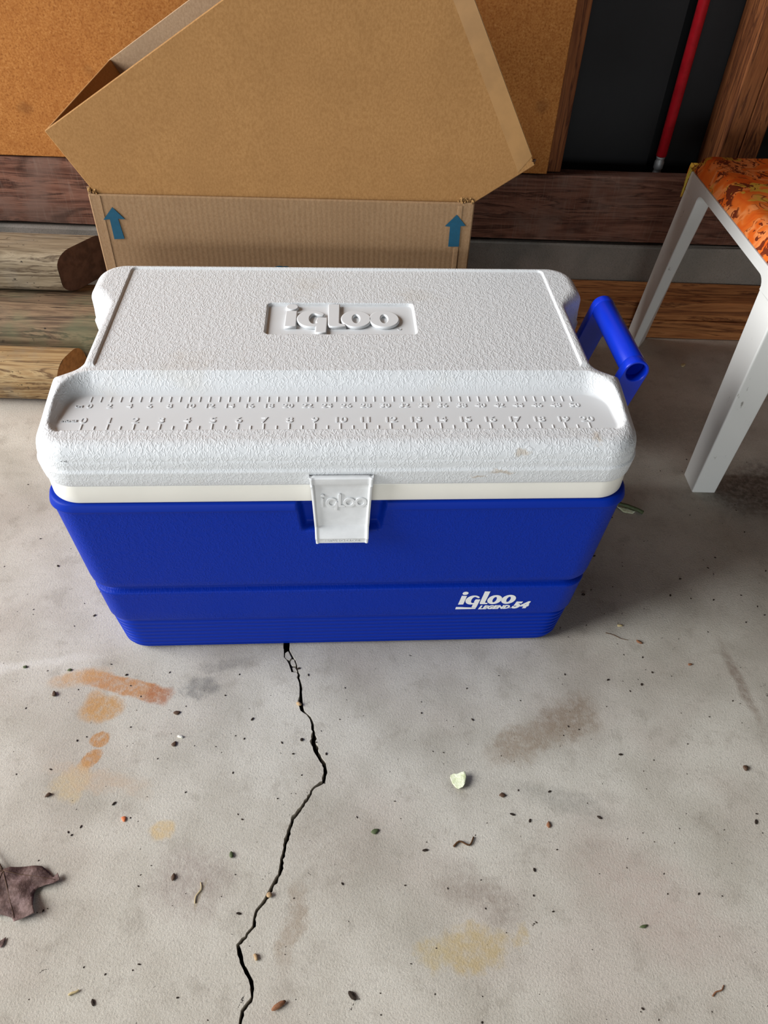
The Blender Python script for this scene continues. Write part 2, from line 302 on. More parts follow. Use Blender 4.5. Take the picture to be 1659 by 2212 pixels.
def jag(lo):
    L_, R_ = [], []
    fine = []
    for a, b in zip(lo[:-1], lo[1:]):
        k = max(2, int(math.hypot(b[0]-a[0], b[1]-a[1])/0.0028)) if a[1] > -0.66 else 3
        for i in range(k):
            t = i/k; fine.append((a[0]+(b[0]-a[0])*t, a[1]+(b[1]-a[1])*t, a[2]+(b[2]-a[2])*t))
    fine.append(lo[-1])
    for i, (x, y, wd) in enumerate(fine):
        p = fine[max(0, i-1)]; q = fine[min(len(fine)-1, i+1)]
        tx, ty = q[0]-p[0], q[1]-p[1]; l = math.hypot(tx, ty); nx, ny = -ty/l, tx/l       # normal to the right edge side
        if nx < 0: nx, ny = -nx, -ny
        jx = random.uniform(-0.0007, 0.0007)
        wl = wd*0.001*0.85*random.uniform(0.65, 1.3); wr = wd*0.001*0.85*random.uniform(0.65, 1.3)
        L_.append((x+jx-nx*wl, y-ny*wl)); R_.append((x+jx+nx*wr, y+ny*wr))
    return L_, R_
JL, JR = jag(MID)
top = [(-0.10, 0.83), (-0.095, 0.3), (-0.085, 0.05), (-0.075, -0.10)]
EL = top + CL + JL; ER = [(x+0.006, y) for x, y in top] + CR + JR
X0, X1, Y0, Y1 = -3.0, 2.2, -2.6, 0.83
def build_floor():
    vs_, fs = [], []
    def add(pts, z): 
        i = len(vs_); vs_.extend([(x, y, z) for x, y in pts]); return list(range(i, i+len(pts)))
    l = add(EL, 0); r = add(ER, 0); lb = add(EL, -0.016); rb = add(ER, -0.016)
    c = add([(X0, Y0), (X0, Y1)], 0); d = add([(X1, Y0), (X1, Y1)], 0)
    fs.append([c[0]] + l[::-1] + [c[1]]); fs.append([d[1]] + r + [d[0]])
    for a, b in ((l, lb), (r, rb)):
        for i in range(len(a)-1): fs.append([a[i], a[i+1], b[i+1], b[i]])
    o = from_data('floor', vs_, fs, M['floor']); tag(o, 'stained grey concrete garage floor with a long crack', kind='structure')
    bm = bmesh.new(); bm.from_mesh(o.data); bmesh.ops.triangulate(bm, faces=[f for f in bm.faces if len(f.verts) > 4], ngon_method='EAR_CLIP')
    for f in bm.faces:
        f.normal_update()
        if abs(f.normal.z) > 0.5 and f.normal.z < 0: f.normal_flip()
    bm.to_mesh(o.data); bm.free()
    v2 = [(x-0.004, y, -0.0145+random.uniform(-0.0015, 0.0015)) for x, y in EL]+[(x+0.004, y, -0.0145+random.uniform(-0.0015, 0.0015)) for x, y in ER]
    # dirt bed of the crack, one strip between both edges
    n1, n2 = len(EL), len(ER); f2 = []; i = j = 0
    while i < n1-1 or j < n2-1:
        if j >= n2-1 or (i < n1-1 and EL[i+1][1] >= ER[j+1][1]): f2.append([i, i+1, n1+j]); i += 1
        else: f2.append([i, n1+j+1, n1+j]); j += 1
    from_data('crack_bed', v2, f2, M['crackdirt'], o)
    ISL = [[(-0.0675,-0.1701),(-0.0652,-0.1679),(-0.0639,-0.167),(-0.0604,-0.1738),(-0.0586,-0.1772),(-0.0608,-0.1811),(-0.0641,-0.1803),(-0.0673,-0.1765)],[(-0.0597,-0.1827),(-0.0578,-0.1789),(-0.0552,-0.1797),(-0.0542,-0.183),(-0.0524,-0.1872),(-0.0523,-0.1893),(-0.0561,-0.1898),(-0.0588,-0.1869)],[(-0.0567,-0.1915),(-0.0532,-0.1912),(-0.0499,-0.1963),(-0.0501,-0.198),(-0.0547,-0.1973)]]
    for k, q in enumerate(ISL): slab('concrete_chip', [(x, y, -0.0006-0.0004*k) for x, y in q], (0, 0, -0.013), M['floor'], o, bev=0.0004)
build_floor()

# ------------------------------------------------------------------ back wall
wall = empty('wall_back', (0, 0.72, 0)); tag(wall, 'unfinished garage back wall of concrete curb, sill board, studs and fibreboard', kind='structure')
def wpart(name, bm, mat, smooth=False):
    for v in bm.verts: v.co.y -= 0.72
    return from_bm(name, bm, mat, wall, smooth)
def rough_bm(bm, amp, cuts=12):
    bmesh.ops.subdivide_edges(bm, edges=[e for e in bm.edges if e.calc_length() > 0.4], cuts=cuts, use_grid_fill=True)
    for v in bm.verts: v.co += Vector((0, random.uniform(-amp, amp), random.uniform(-amp, amp)))
    return bm
wpart('concrete_curb', rough_bm(box_bm(-3.0, 2.2, 0.721, 0.84, -0.01, 0.157, 0.006), 0.0012, 40), M['curb'])
wpart('sill_board', rough_bm(box_bm(-3.0, 2.2, 0.719, 0.757, 0.1635, 0.288, 0.003), 0.0012, 30), M['sill'])
wpart('fibreboard_panel', box_bm(-3.0, 0.3545, 0.716, 0.728, 0.2905, 2.4, 0.0012), M['fibre'])
for a, b in ((0.345, 0.383), (0.668, 0.7035), (0.7045, 0.740), (1.10, 1.138), (1.5, 1.538), (1.9, 1.938)):
    wpart('stud', box_bm(a, b, 0.7315 if a < 0.4 else 0.722, 0.815, 0.2895, 2.4, 0.002), M['stud'])
for a, b in ((-3.0, 0.571), (0.5885, 2.2)):
    wpart('sheathing_board', box_bm(a, b, 0.817, 0.829, 0.158, 2.4), M['sheath'])
wpart('outer_boarding', box_bm(-3.0, 2.2, 0.842, 0.852, 0.0, 2.4), M['sheath'])
wr = from_bm('wall_right', box_bm(2.2, 2.25, -2.6, 0.86, 0, 2.4), M['drywall']); tag(wr, 'plain right-hand garage wall outside the picture', kind='structure')
ce = from_bm('ceiling', box_bm(-2.3, 2.25, -2.2, 0.86, 2.4, 2.45), M['rafter']); tag(ce, 'boarded garage ceiling outside the picture', kind='structure')

# ------------------------------------------------------------------ cooler
cool = empty('cooler', (0, 0, 0), 0.051493)
tag(cool, 'blue hard-sided picnic cooler with white ruler lid and front latch', 'cooler')
NY0, NY1, NY2, NY3 = -0.070, -0.050, 0.066, 0.112
def notch(y): return ss(NY0, NY1, y)*(1-ss(NY2, NY3, y))

# --- body: loops of a rounded rectangle, bottom to top
xs = np.concatenate([np.linspace(-1, -0.2, 26), np.linspace(-0.195, -0.10, 22), np.linspace(-0.09, 0.08, 8), np.linspace(0.09, 0.185, 22), np.linspace(0.195, 1, 26)])
ys = np.linspace(-1, 1, 60)
def outline(hx, hy, r):
    P, Nn, sd = [], [], []
    ax, ay = hx-r, hy-r
    for t in xs: P.append((t*ax, -hy)); Nn.append((0, -1)); sd.append(0)
    for k in range(1, 12): a = -math.pi/2+k/12*math.pi/2; P.append((ax+r*math.cos(a), -ay+r*math.sin(a))); Nn.append((math.cos(a), math.sin(a))); sd.append(4)
    for t in ys: P.append((hx, t*ay)); Nn.append((1, 0)); sd.append(1)
    for k in range(1, 12): a = k/12*math.pi/2; P.append((ax+r*math.cos(a), ay+r*math.sin(a))); Nn.append((math.cos(a), math.sin(a))); sd.append(4)
    for t in xs[::-1]: P.append((t*ax, hy)); Nn.append((0, 1)); sd.append(2)
    for k in range(1, 12): a = math.pi/2+k/12*math.pi/2; P.append((-ax+r*math.cos(a), ay+r*math.sin(a))); Nn.append((math.cos(a), math.sin(a))); sd.append(4)
    for t in ys[::-1]: P.append((-hx, t*ay)); Nn.append((-1, 0)); sd.append(3)
    for k in range(1, 12): a = math.pi+k/12*math.pi/2; P.append((-ax+r*math.cos(a), -ay+r*math.sin(a))); Nn.append((math.cos(a), math.sin(a))); sd.append(4)
    return np.array(P), np.array(Nn), np.array(sd)
prof = [(0.0, 0.140, 0), (0.0005, 0.148, 0), (0.003, 0.1535, 0), (0.0065, 0.1555, 0)]
nr = 7
for i in range(nr):                                       # the ribbed foot band
    z = 0.0085+i*0.0078; b = 0.1566+i*0.0007
    prof += [(z, b-0.0022, 0), (z+0.0014, b-0.0006, 0), (z+0.0032, b+0.0006, 0), (z+0.0054, b+0.0008, 0), (z+0.0064, b+0.0003, 0), (z+0.0072, b-0.0018, 0)]
prof += [(0.0640, 0.1592, 0), (0.0660, 0.1612, 0.4), (0.0685, 0.1628, 0.8), (0.072, 0.1637, 1), (0.09, 0.1649, 0.55), (0.108, 0.1661, 0.55), (0.1205, 0.1671, 1), (0.1228, 0.1673, 0.8), (0.1240, 0.1671, 0.5), (0.1250, 0.1660, 0.5), (0.1262, 0.1636, 0.5), (0.1274, 0.1612, 0.5),
         (0.1292, 0.1612, 0.5), (0.1312, 0.1632, 0.5), (0.1345, 0.1664, 0.8), (0.139, 0.1684, 1), (0.146, 0.1692, 1)]
for z in np.linspace(0.155, 0.225, 8): prof.append((z, 0.1692+(z-0.146)*0.062, 1))
for z in np.linspace(0.2275, 0.2435, 10): prof.append((z, 0.1692+(z-0.146)*0.062, 1))
for z in (0.248, 0.254, 0.260, 0.2625): prof.append((z, 0.1692+(z-0.146)*0.062, 1))
prof += [(0.2636, 0.1769, 0.4), (0.2644, 0.1780, 0), (0.2654, 0.1784, 0), (0.2668, 0.1782, 0), (0.2728, 0.1768, 0), (0.2740, 0.1760, 0), (0.2745, 0.1745, 0), (0.2745, 0.166, 0)]
def build_body():
    V, A, rings = [], [], []
    for z, hy, g in prof:
        rr = 0.030 if z > 0.02 else 0.030
        P, Nn, sd = outline(hy+0.1255, hy, rr)
        P = P.copy(); gr = np.full(len(P), float(g))
        m = (sd == 1) | (sd == 3)
        dep = notch(P[:, 1])*m*0.030*float(ss(0.10, 0.17, z))
        P[:, 0] -= np.sign(P[:, 0])*dep
        xc = -0.002; half = 0.0405+0.004*min(1, max(0, (z-0.232)/0.04))
        f = (sd == 0)*(1-ss(half-0.0032, half+0.0032, np.abs(P[:, 0]-xc)))*float(ss(0.2305, 0.2375, z))
        P[:, 1] += f*0.0110
        gr *= (1-np.clip(f*1.5, 0, 1))*(1-np.clip(dep*60, 0, 1))
        i = len(V); V.extend([(x, y, z) for x, y in P]); A.extend(gr); rings.append((i, len(P)))
    fs = []
    for (a, n), (b, _) in zip(rings[:-1], rings[1:]):
        for k in range(n): fs.append((a+k, a+(k+1) % n, b+(k+1) % n, b+k))
    fs.append(list(range(rings[0][0], rings[0][0]+rings[0][1]))[::-1]); fs.append(list(range(rings[-1][0], rings[-1][0]+rings[-1][1])))
    o = from_data('body', V, fs, M['body'], cool, True)
    at = o.data.attributes.new('grain', 'FLOAT', 'POINT'); at.data.foreach_set('value', np.array(A, dtype=np.float32))
    o['label'] = 'blue tapered body with leather grain and ribbed foot'
    return o
body = build_body()

# --- lid
HX, HY, RC = 0.3005, 0.1765, 0.036
def xmax(y):
    y = np.asarray(y, float); base = np.full(y.shape, HX)
    t = np.clip(np.abs(y)-(HY-RC), 0, RC); base = HX-RC+np.sqrt(np.maximum(RC*RC-t*t, 0))
    return base-0.0305*notch(y)
def dense(a, b, step, spots, ds, wid):
    out = [a]
    while out[-1] < b-1e-9:
        x = out[-1]; s = step
        for c in spots:
            if abs(x-c) < wid or (x < c and x+step > c-wid): s = ds
        out.append(min(b, x+s))
    return np.array(out)
def build_lid():
    xin = dense(0, 0.2625, 0.0022, [0.0855, 0.2585], 0.0006, 0.003)
    xin = np.concatenate([-xin[:0:-1], xin])
    ya = dense(-HY, HY, 0.0022, [0.008, 0.077, 0.161, -0.055, -0.083, -0.064, -0.1445], 0.0006, 0.003)
    e = HY-0.034*(1-np.sin(np.linspace(0, np.pi/2, 42)))
    ya = np.unique(np.round(np.concatenate([ya[np.abs(ya) < HY-0.034], e, -e, np.linspace(NY0-0.004, NY1+0.004, 34)]), 7))
    keep = [ya[0]]
    for v in ya[1:-1]:
        if v-keep[-1] > 0.000006 and ya[-1]-v > 0.000006: keep.append(v)
    ya = np.array(keep+[ya[-1]])
    nb = 34; tb = np.sin(np.linspace(0, np.pi/2, nb+1))[1:]
    X = np.zeros((len(ya), len(xin)+2*nb)); XM = xmax(ya)
    for i, y in enumerate(ya):
        o_ = 0.2625+(XM[i]-0.2625)*tb
        X[i] = np.concatenate([-o_[::-1], xin, o_])
    Y = np.repeat(ya[:, None], X.shape[1], 1)
    # distance to the outline
    ca = HY-RC+RC*np.sin(np.linspace(0, np.pi/2, 240))
    yo = np.concatenate([-ca[::-1], np.linspace(-HY+RC, HY-RC, 700), ca])
    out = np.concatenate([np.stack([xmax(yo), yo], 1), np.stack([-xmax(yo), yo], 1), np.stack([np.linspace(-HX+RC, HX-RC, 1400), np.full(1400, HY)], 1), np.stack([np.linspace(-HX+RC, HX-RC, 1400), np.full(1400, -HY)], 1)])
    pts = np.stack([X.ravel(), Y.ravel()], 1); D = np.zeros(len(pts))
    near = (np.abs(pts[:, 0]) > 0.235) | (np.abs(pts[:, 1]) > HY-0.03)
    D[:] = 0.03; idx = np.nonzero(near)[0]
    for c in range(0, len(idx), 1500):
        q = pts[idx[c:c+1500]]; D[idx[c:c+1500]] = np.sqrt(((q[:, None, :]-out[None])**2).sum(2).min(1))
    D = D.reshape(X.shape); D[0, :] = 0; D[-1, :] = 0; D[:, 0] = 0; D[:, -1] = 0
    # envelope, recesses
    E = 0.3605-0.0140*ss(-0.060, -0.158, Y)*0.5-0.0140*np.clip((-0.066-Y)/0.084, 0, 1)*0.5
    aX = np.abs(X)
    rb = np.clip((Y+0.0845)/0.0200, 0, 1); rb = 0.6*rb+0.4*ss(0, 1, rb)
    re = ss(0, 1, np.clip((aX-0.2795)/0.0105, 0, 1)); rf = ss(0, 1, np.clip((-0.1435-Y)/0.0045, 0, 1))
    qx, qy = aX-0.2555, Y+0.1085; qr = np.hypot(qx, qy); sn = np.clip(qy/np.maximum(qr, 1e-6), 0, 1)**2
    rc = np.clip((qr-0.024)/(0.0105+0.0095*sn), 0, 1); rc = (0.6*rc+0.4*ss(0, 1, rc))*sn+ss(0, 1, rc)*(1-sn)
    corner = (qx > 0) & (qy > 0)
    k = np.where(corner, rc, np.maximum(rb, re))
    fx, fy = aX-0.2735, -(Y+0.1375); fr_ = np.hypot(np.maximum(fx, 0), np.maximum(fy, 0))
    k = np.where((fx > 0) & (fy > 0), ss(0, 1, np.clip((fr_-0.006)/0.007, 0, 1)), 1-(1-k)*(1-rf))
    H = 0.3425+(np.maximum(E, 0.3425)-0.3425)*k
    def sdf(cx, cy, hx, hy, r):
        qx = np.abs(X-cx)-hx+r; qy = np.abs(Y-cy)-hy+r
        return np.sqrt(np.maximum(qx, 0)**2+np.maximum(qy, 0)**2)+np.minimum(np.maximum(qx, qy), 0)-r
    fr = ss(-0.0010, 0.0010, sdf(0, 0.051, 0.2585, 0.110, 0.007))*ss(-0.060, -0.050, Y)
    H += 0.0022*fr
    lg = sdf(-0.0003, 0.0425, 0.0858, 0.0347, 0.006); H -= 0.0036*(1-ss(-0.0012, 0.0008, lg))
    Re = 0.016-0.0095*notch(Y)
    d = np.clip(Re-D, 0, Re); H -= (Re-np.sqrt(np.maximum(Re*Re-d*d, 0)))
    G = np.clip(k*1.6, 0, 1)*ss(-0.001, 0.002, lg)*(1-0.9*np.exp(-(sdf(0, 0.051, 0.2585, 0.110, 0.007)/0.0016)**2)*ss(-0.060, -0.050, Y))
    nrow, ncol = X.shape
    V = np.stack([X.ravel(), Y.ravel(), H.ravel()], 1).tolist(); A = G.ravel().tolist()
    fs = []
    for i in range(nrow-1):
        for j in range(ncol-1):
            a = i*ncol+j; fs.append((a, a+1, a+ncol+1, a+ncol))
    loop = [j for j in range(ncol)]+[i*ncol+ncol-1 for i in range(1, nrow)]+[(nrow-1)*ncol+j for j in range(ncol-2, -1, -1)]+[i*ncol for i in range(nrow-2, 0, -1)]
    lp2 = []
    for i in loop:
        if not lp2 or math.dist(V[i][:2], V[lp2[-1]][:2]) > 0.0003: lp2.append(i)
    loop = lp2
    B = np.array([V[i] for i in loop]); nxt = np.roll(B, -1, 0); prv = np.roll(B, 1, 0); T = nxt-prv; Nn = np.stack([T[:, 1], -T[:, 0]], 1); Nn /= np.maximum(np.linalg.norm(Nn, axis=1), 1e-9)[:, None]
    def skirt(profile, start_loop, V, A, fs):
        prev = start_loop; n = len(loop)
        for off, z, g in profile:
            zz = np.minimum(B[:, 2]-0.0003, z) if z > 0.319 else np.full(n, z)
            i0 = len(V)
            V.extend([(B[q, 0]+Nn[q, 0]*off, B[q, 1]+Nn[q, 1]*off, zz[q]) for q in range(n)]); A.extend([g]*n)
            cur = list(range(i0, i0+n))
            if prev is not None:
                for q in range(n): fs.append((prev[q], cur[q], cur[(q+1) % n], prev[(q+1) % n]))
            prev = cur
        return prev
    skirt([(0.0002, 0.334, 1), (0.0006, 0.329, 1), (0.0008, 0.325, 1), (0.0008, 0.3222, 1), (0.0010, 0.3206, 0.8), (0.0022, 0.3196, 0.5), (0.0028, 0.3186, 0.5), (0.0026, 0.3168, 0.8), (0.0018, 0.3085, 1), (0.0008, 0.3015, 1), (-0.0002, 0.2995, 0.5), (-0.0014, 0.2988, 0), (-0.010, 0.2988, 0)], loop, V, A, fs)
    o = from_data('lid', V, fs, M['lid'], cool, True)
    at = o.data.attributes.new('grain', 'FLOAT', 'POINT'); at.data.foreach_set('value', np.array(A, dtype=np.float32))
    o['label'] = 'white textured lid with moulded ruler and raised wordmark'
    V2, A2, f2 = [], [], []
    last = skirt([(-0.010, 0.2989, 0), (-0.0016, 0.2989, 0), (-0.0012, 0.2984, 0), (-0.0010, 0.2968, 0), (-0.0009, 0.2962, 0), (-0.0012, 0.2770, 0), (-0.0020, 0.2755, 0), (-0.005, 0.2750, 0), (-0.02, 0.2750, 0)], None, V2, A2, f2)
    l2 = from_data('lid_liner', V2, f2, M['liner'], cool, True); l2['label'] = 'smooth cream rim under the lid'
    return o
lid = build_lid()

# --- wordmark letters, x-height 1
def ell(cx, cy, rx, ry, a0=0, a1=360, n=40): return [(cx+rx*math.cos(math.radians(a0+(a1-a0)*i/n)), cy+ry*math.sin(math.radians(a0+(a1-a0)*i/n))) for i in range(n+(0 if a1-a0 == 360 else 1))]
def wordmark(th=1.0):
    s = 0.33*th
    g_out = ell(0.90, 0.5, 0.49, 0.52, 35, 290, 36); g_in = ell(0.97, 0.5, 0.49-s*0.92, 0.37, 300, 50, 24)
    q0 = 1.40-s
    L = {
     'i': [[(0.0, 0.0), (0.34*th, 0.0), (0.34*th+0.02, 1.0), (0.03, 1.0)]], 'dot': [ell(0.20*(0.5+0.5*th), 1.29, 0.19*(0.4+0.6*th), 0.17*(0.4+0.6*th), 0, 360, 28)],
     'g': [g_out+[(1.03, 0.02), (q0-0.02, 0.05), (q0-0.03, -0.38), (1.36, -0.38), (1.40, 0.56), (q0+0.03, 0.56)]+[(q0-0.02, 0.32)]+ell(0.97, 0.5, 0.49-s*0.92, 0.36, 310, 70, 20)+[(1.24, 0.70)]],
     'l': [[(1.47, 0.14), (1.50, 0.03), (1.60, 0.0), (2.02, 0.0), (2.00, 0.13), (1.84, 0.16), (1.47+s, 0.22), (1.47+s+0.03, 1.46), (1.48, 1.46)]],
     'o': [ell(2.40, 0.5, 0.49, 0.52), ell(2.40, 0.5, 0.49-s*1.03, 0.31)[::-1]],
     'o2': [ell(3.36, 0.5, 0.49, 0.52), ell(3.36, 0.5, 0.49-s*1.03, 0.31)[::-1]],
    }
    return L
S = 0.0338
for k, lp in wordmark(1.0).items():
    me = curve_mesh('raised_letter', lp, 0.0008, 0.0011, 1, 0.0, S, (-0.0640, 0.0247))
    if k == 'dot': nm = 'raised_dot'
    else: nm = 'raised_letter'
    o = link(nm, me, M['embossed'], lid); o.location = (0, 0, 0.3569+0.0018)
me = text_mesh('registered_mark', '®', 0.006, 0.0002); o = link('registered_mark', me, M['embossed'], lid); o.location = (0.0665, 0.024, 0.3572)

# --- moulded ruler: ticks and numerals
ZR = 0.3426
def tick_mesh(nm, w_, l_):
    bm = box_bm(-w_/2, w_/2, -l_/2, l_/2, -0.0004, 0.0006, 0.0003, 1); me = bpy.data.meshes.new(nm); bm.to_mesh(me); bm.free(); me.materials.append(M['embossed']); return me
t_long = tick_mesh('inch_tick', 0.0014, 0.0092); t_short = tick_mesh('half_inch_tick', 0.0014, 0.0058); t_cm = tick_mesh('centimetre_tick', 0.0014, 0.0092)
x_in, x_cm = -0.2568, -0.2571
for i in range(41):
    me = t_long if i % 2 == 0 else t_short
    o = link('inch_tick' if i % 2 == 0 else 'half_inch_tick', me, None, lid); o.location = (x_in+i*0.0127, -0.1418+(0.0046 if i % 2 == 0 else 0.0029), ZR)
for i in range(51):
    o = link('centimetre_tick', t_cm, None, lid); o.location = (x_cm+i*0.01, -0.0915, ZR)
for i in range(21):
    me = text_mesh('inch_numeral', str(i), 0.0122, 0.0003, 0.0, bold=0.00015); me.materials.clear(); o = link('inch_numeral', me, M['embossed'], lid); o.location = (x_in+i*0.0254, -0.1270, ZR+0.0002); o.scale = (1.15, 1, 1)
for i in range(0, 51, 2):
    me = text_mesh('centimetre_numeral', str(i), 0.0096, 0.0003, 0.0, bold=0.00015); me.materials.clear(); o = link('centimetre_numeral', me, M['embossed'], lid); o.location = (x_cm+i*0.01+0.0008, -0.1030, ZR+0.0002); o.scale = (1.15, 1, 1)
for body_, x, y, s_ in (('CM', -0.2665, -0.1035, 0.005), ('INCHES', -0.2705, -0.1275, 0.0045)):
    me = text_mesh('scale_lettering', body_, s_, 0.0003, 0.0001); me.materials.clear(); o = link('scale_lettering', me, M['embossed'], lid); o.location = (x, y, ZR+0.0004)

# --- latch on the front
def build_latch():
    LX = -0.0022
    t = empty('latch', (LX, -0.1785, 0)); t.parent = cool; t['label'] = 'white plastic latch with raised wordmark'
    n = 21
    # cross-section rows: z, half width, depth in front of the lid (y), used for the panel between two raised side rims
    rows = [(0.3150, 0.0318, -0.0015), (0.3152, 0.0320, -0.0052), (0.3140, 0.0318, -0.0068), (0.3075, 0.0316, -0.0066), (0.3060, 0.0314, -0.0058), (0.3045, 0.0311, -0.0046), (0.3000, 0.0308, -0.0042), (0.2490, 0.0287, -0.0048), (0.2482, 0.0286, -0.0052), (0.2474, 0.0286, -0.0062),
            (0.2378, 0.0283, -0.0128), (0.2366, 0.0282, -0.0132), (0.2358, 0.0281, -0.0126), (0.2335, 0.0280, -0.0118), (0.2310, 0.0279, -0.0116), (0.2292, 0.0277, -0.0120), (0.2278, 0.0272, -0.0100), (0.2274, 0.0268, -0.0070), (0.2274, 0.0266, -0.0015)]
    us = np.array([-1, -0.985, -0.95, -0.915, -0.89, -0.86, -0.8, -0.5, 0, 0.5, 0.8, 0.86, 0.89, 0.915, 0.95, 0.985, 1])
    V, fs = [], []
    for z, hw, d in rows:
        for u in us:
            rim = float(ss(0.85, 0.92, abs(u)))*(0.0036 if 0.2485 < z < 0.3062 else 0.0012 if z > 0.2285 else 0)
            y = d-rim
            if abs(u) > 0.99: y = -0.0005
            elif abs(u) > 0.98: y = d-rim+0.0006
            V.append((u*hw, y, z))
    m = len(us)
    for i in range(len(rows)-1):
        for j in range(m-1): a = i*m+j; fs.append((a, a+m, a+m+1, a+1))
    back = [(V[i*m][0], 0.0008, V[i*m][2]) for i in (0, len(rows)-1)]; 
    p = from_data('latch_plate', V, fs, M['latch'], t, True)
    p.data.set_sharp_from_angle(angle=0.6)
    md = p.modifiers.new('solid', 'SOLIDIFY'); md.thickness = 0.0006; md.offset = -1
    s = 0.0119
    for k, lp in wordmark(0.55).items():
        me = curve_mesh('latch_letter', lp, 0.0005, 0.00035, 1, 0.0, s, (-0.0207, 0))
        o = link('latch_letter', me, M['latch'], t); o.rotation_euler = (math.radians(90+1.2), 0, 0); o.location = (0.0, -0.0048, 0.2755)
    me = curve_mesh('latch_letter', [ell(0, 0, 0.0009, 0.0009, 0, 360, 16)], 0.0002, 0.0003); o = link('latch_letter', me, M['latch'], t); o.rotation_euler = (math.radians(90), 0, 0); o.location = (0.0258, -0.0050, 0.2766)
    me = text_mesh('latch_lettering', 'PRESS TO CLOSE', 0.0048, 0.0002, 0.0001, space=1.05); me.materials.clear()
    o = link('latch_lettering', me, M['latch'], t); o.rotation_euler = (math.radians(90), 0, 0); o.location = (0, -0.0119, 0.2328)
build_latch()

# --- printed decal on the lower band
def decal():
    d = empty('decal', (0.1385, -0.1653, 0.0905)); d.parent = cool; d['label'] = 'white printed wordmark decal'
    d.rotation_euler = (math.radians(90+3.85), 0, 0)
    s = 0.0178
    for k, lp in wordmark(1.05).items():
        me = curve_mesh('printed_letter', lp, 0.0001, 0, 1, 0.13, s); link('printed_letter', me, M['decal'], d)
    me = curve_mesh('printed_bar', [[(-0.13, -0.56), (1.26, -0.56), (1.30, -0.40), (0.93, -0.40), (0.94, -0.37), (-0.10, -0.30)]], 0.0001, 0, 1, 0, s); link('printed_bar', me, M['decal'], d)
    me = text_mesh('printed_legend', 'LEGEND', 0.0096, 0.0001, shear=0.35, bold=0.0006, space=1.06, align='LEFT'); me.materials.clear(); o = link('printed_legend', me, M['decal'], d); o.location = (0.0262, -0.0074, 0)
    me = text_mesh('printed_trademark', 'TM', 0.0030, 0.0001, align='LEFT'); me.materials.clear(); o = link('printed_trademark', me, M['decal'], d); o.location = (0.0625, -0.0095, 0)
    me = text_mesh('printed_number', '54', 0.0175, 0.0001, shear=0.3, bold=0.0012, space=1.12, align='LEFT'); me.materials.clear(); o = link('printed_number', me, M['decal'], d); o.location = (0.0675, -0.0040, 0)
decal()

# --- swing handles
def tube_bm(r, r2, l, seg=32):
    bm = bmesh.new(); rings = []
    for (y, rad) in ((-l/2+0.0012, r-0.0006), (-l/2, r-0.0014), (-l/2, r2+0.0006), (-l/2+0.001, r2), (l/2-0.03, r2), (l/2-0.03, 0.0001), (l/2-0.028, 0.0001), (l/2-0.028, r2), (l/2, r2), (l/2, r-0.0014), (l/2-0.0012, r-0.0006), (l/2-0.002, r), (-l/2+0.002, r)):
        rings.append([bm.verts.new((rad*math.cos(2*math.pi*k/seg), y, rad*math.sin(2*math.pi*k/seg))) for k in range(seg)])
    for a, b in zip(rings, rings[1:]+rings[:1]):
        for k in range(seg): bm.faces.new((a[k], a[(k+1) % seg], b[(k+1) % seg], b[k]))
    return bm
def handle(side, ang, z0, x0, yc, length):
    h = empty('handle', (side*x0, yc, z0)); h.parent = cool; h.rotation_euler = (0, side*ang, 0)
    bm = tube_bm(0.0143, 0.0113, length-0.001)
    for v in bm.verts: v.co.z += 0.142
    from_bm('grip', bm, M['handle'], h, True)
    for s in (-1, 1):
        outl = [(-0.0125, 0.0), (0.0125, 0.0)]+[(0.0134*math.cos(t), 0.142+0.0134*math.sin(t)) for t in np.linspace(0, math.pi, 25)]
        hole = [(0.0122*math.cos(t), 0.142+0.0122*math.sin(t)) for t in np.linspace(0, 2*math.pi, 33)[:-1]][::-1]
        me = curve_mesh('arm', [outl, hole], 0.0056, 0.0010, 1)
        o = link('arm', me, M['handle'], h); o.rotation_euler = (math.pi/2, 0, 0); o.location = (0, s*(length/2-0.0064), 0)
        bm = bmesh.new(); bmesh.ops.create_cone(bm, cap_ends=True, segments=20, radius1=0.011, radius2=0.010, depth=0.022, matrix=Matrix.Translation((-side*0.016, s*(length/2-0.007), 0.006)) @ Matrix.Rotation(math.pi/2, 4, 'Y'))
        from_bm('pivot', bm, M['handle'], h, True)
    return h
h1 = handle(1, math.radians(14), 0.207, 0.2925, 0.029, 0.148); h1['label'] = 'blue swing handle raised at the right end'
h2 = handle(-1, math.radians(178), 0.200, 0.2890, 0.022, 0.148); h2['label'] = 'blue swing handle folded down at the left end'

# ------------------------------------------------------------------ cardboard boxes
lb = empty('cardboard_box', (-0.083, 0.232, 0)); tag(lb, 'upright open cardboard box with teal arrows, behind the cooler', 'cardboard box')
def L2(x, z, d=0.0): return (x+0.083-0.016*d, 0.0013+0.016*(x+0.083)+d+0.000, z)
xa, xb, zb, dep, tk = -0.3285, 0.1625, 0.4205, 0.355, 0.0045
xt = xa-0.0035                                            # the panel flares a little towards the rim
front = slab('front_panel', [L2(xa, 0.0), L2(xb, 0.0), L2(xb, zb), L2(xt, zb-0.002)], (0, tk, 0), M['kraft_low'], lb, 0.0016)
slab('back_panel', [L2(xa, 0.0, dep), L2(xb, 0.0, dep), L2(xb, zb, dep), L2(xa, zb, dep)], (0, tk, 0), M['kraft_low'], lb)
slab('side_panel', [L2(xa, 0, tk+0.0003), L2(xa, 0, dep-0.0003), L2(xt, zb-0.002, dep-0.0003), L2(xt, zb-0.003, 0.03), L2(xt-0.001, zb+0.006, tk+0.0003)], (tk, 0, 0), M['kraft_low'], lb)
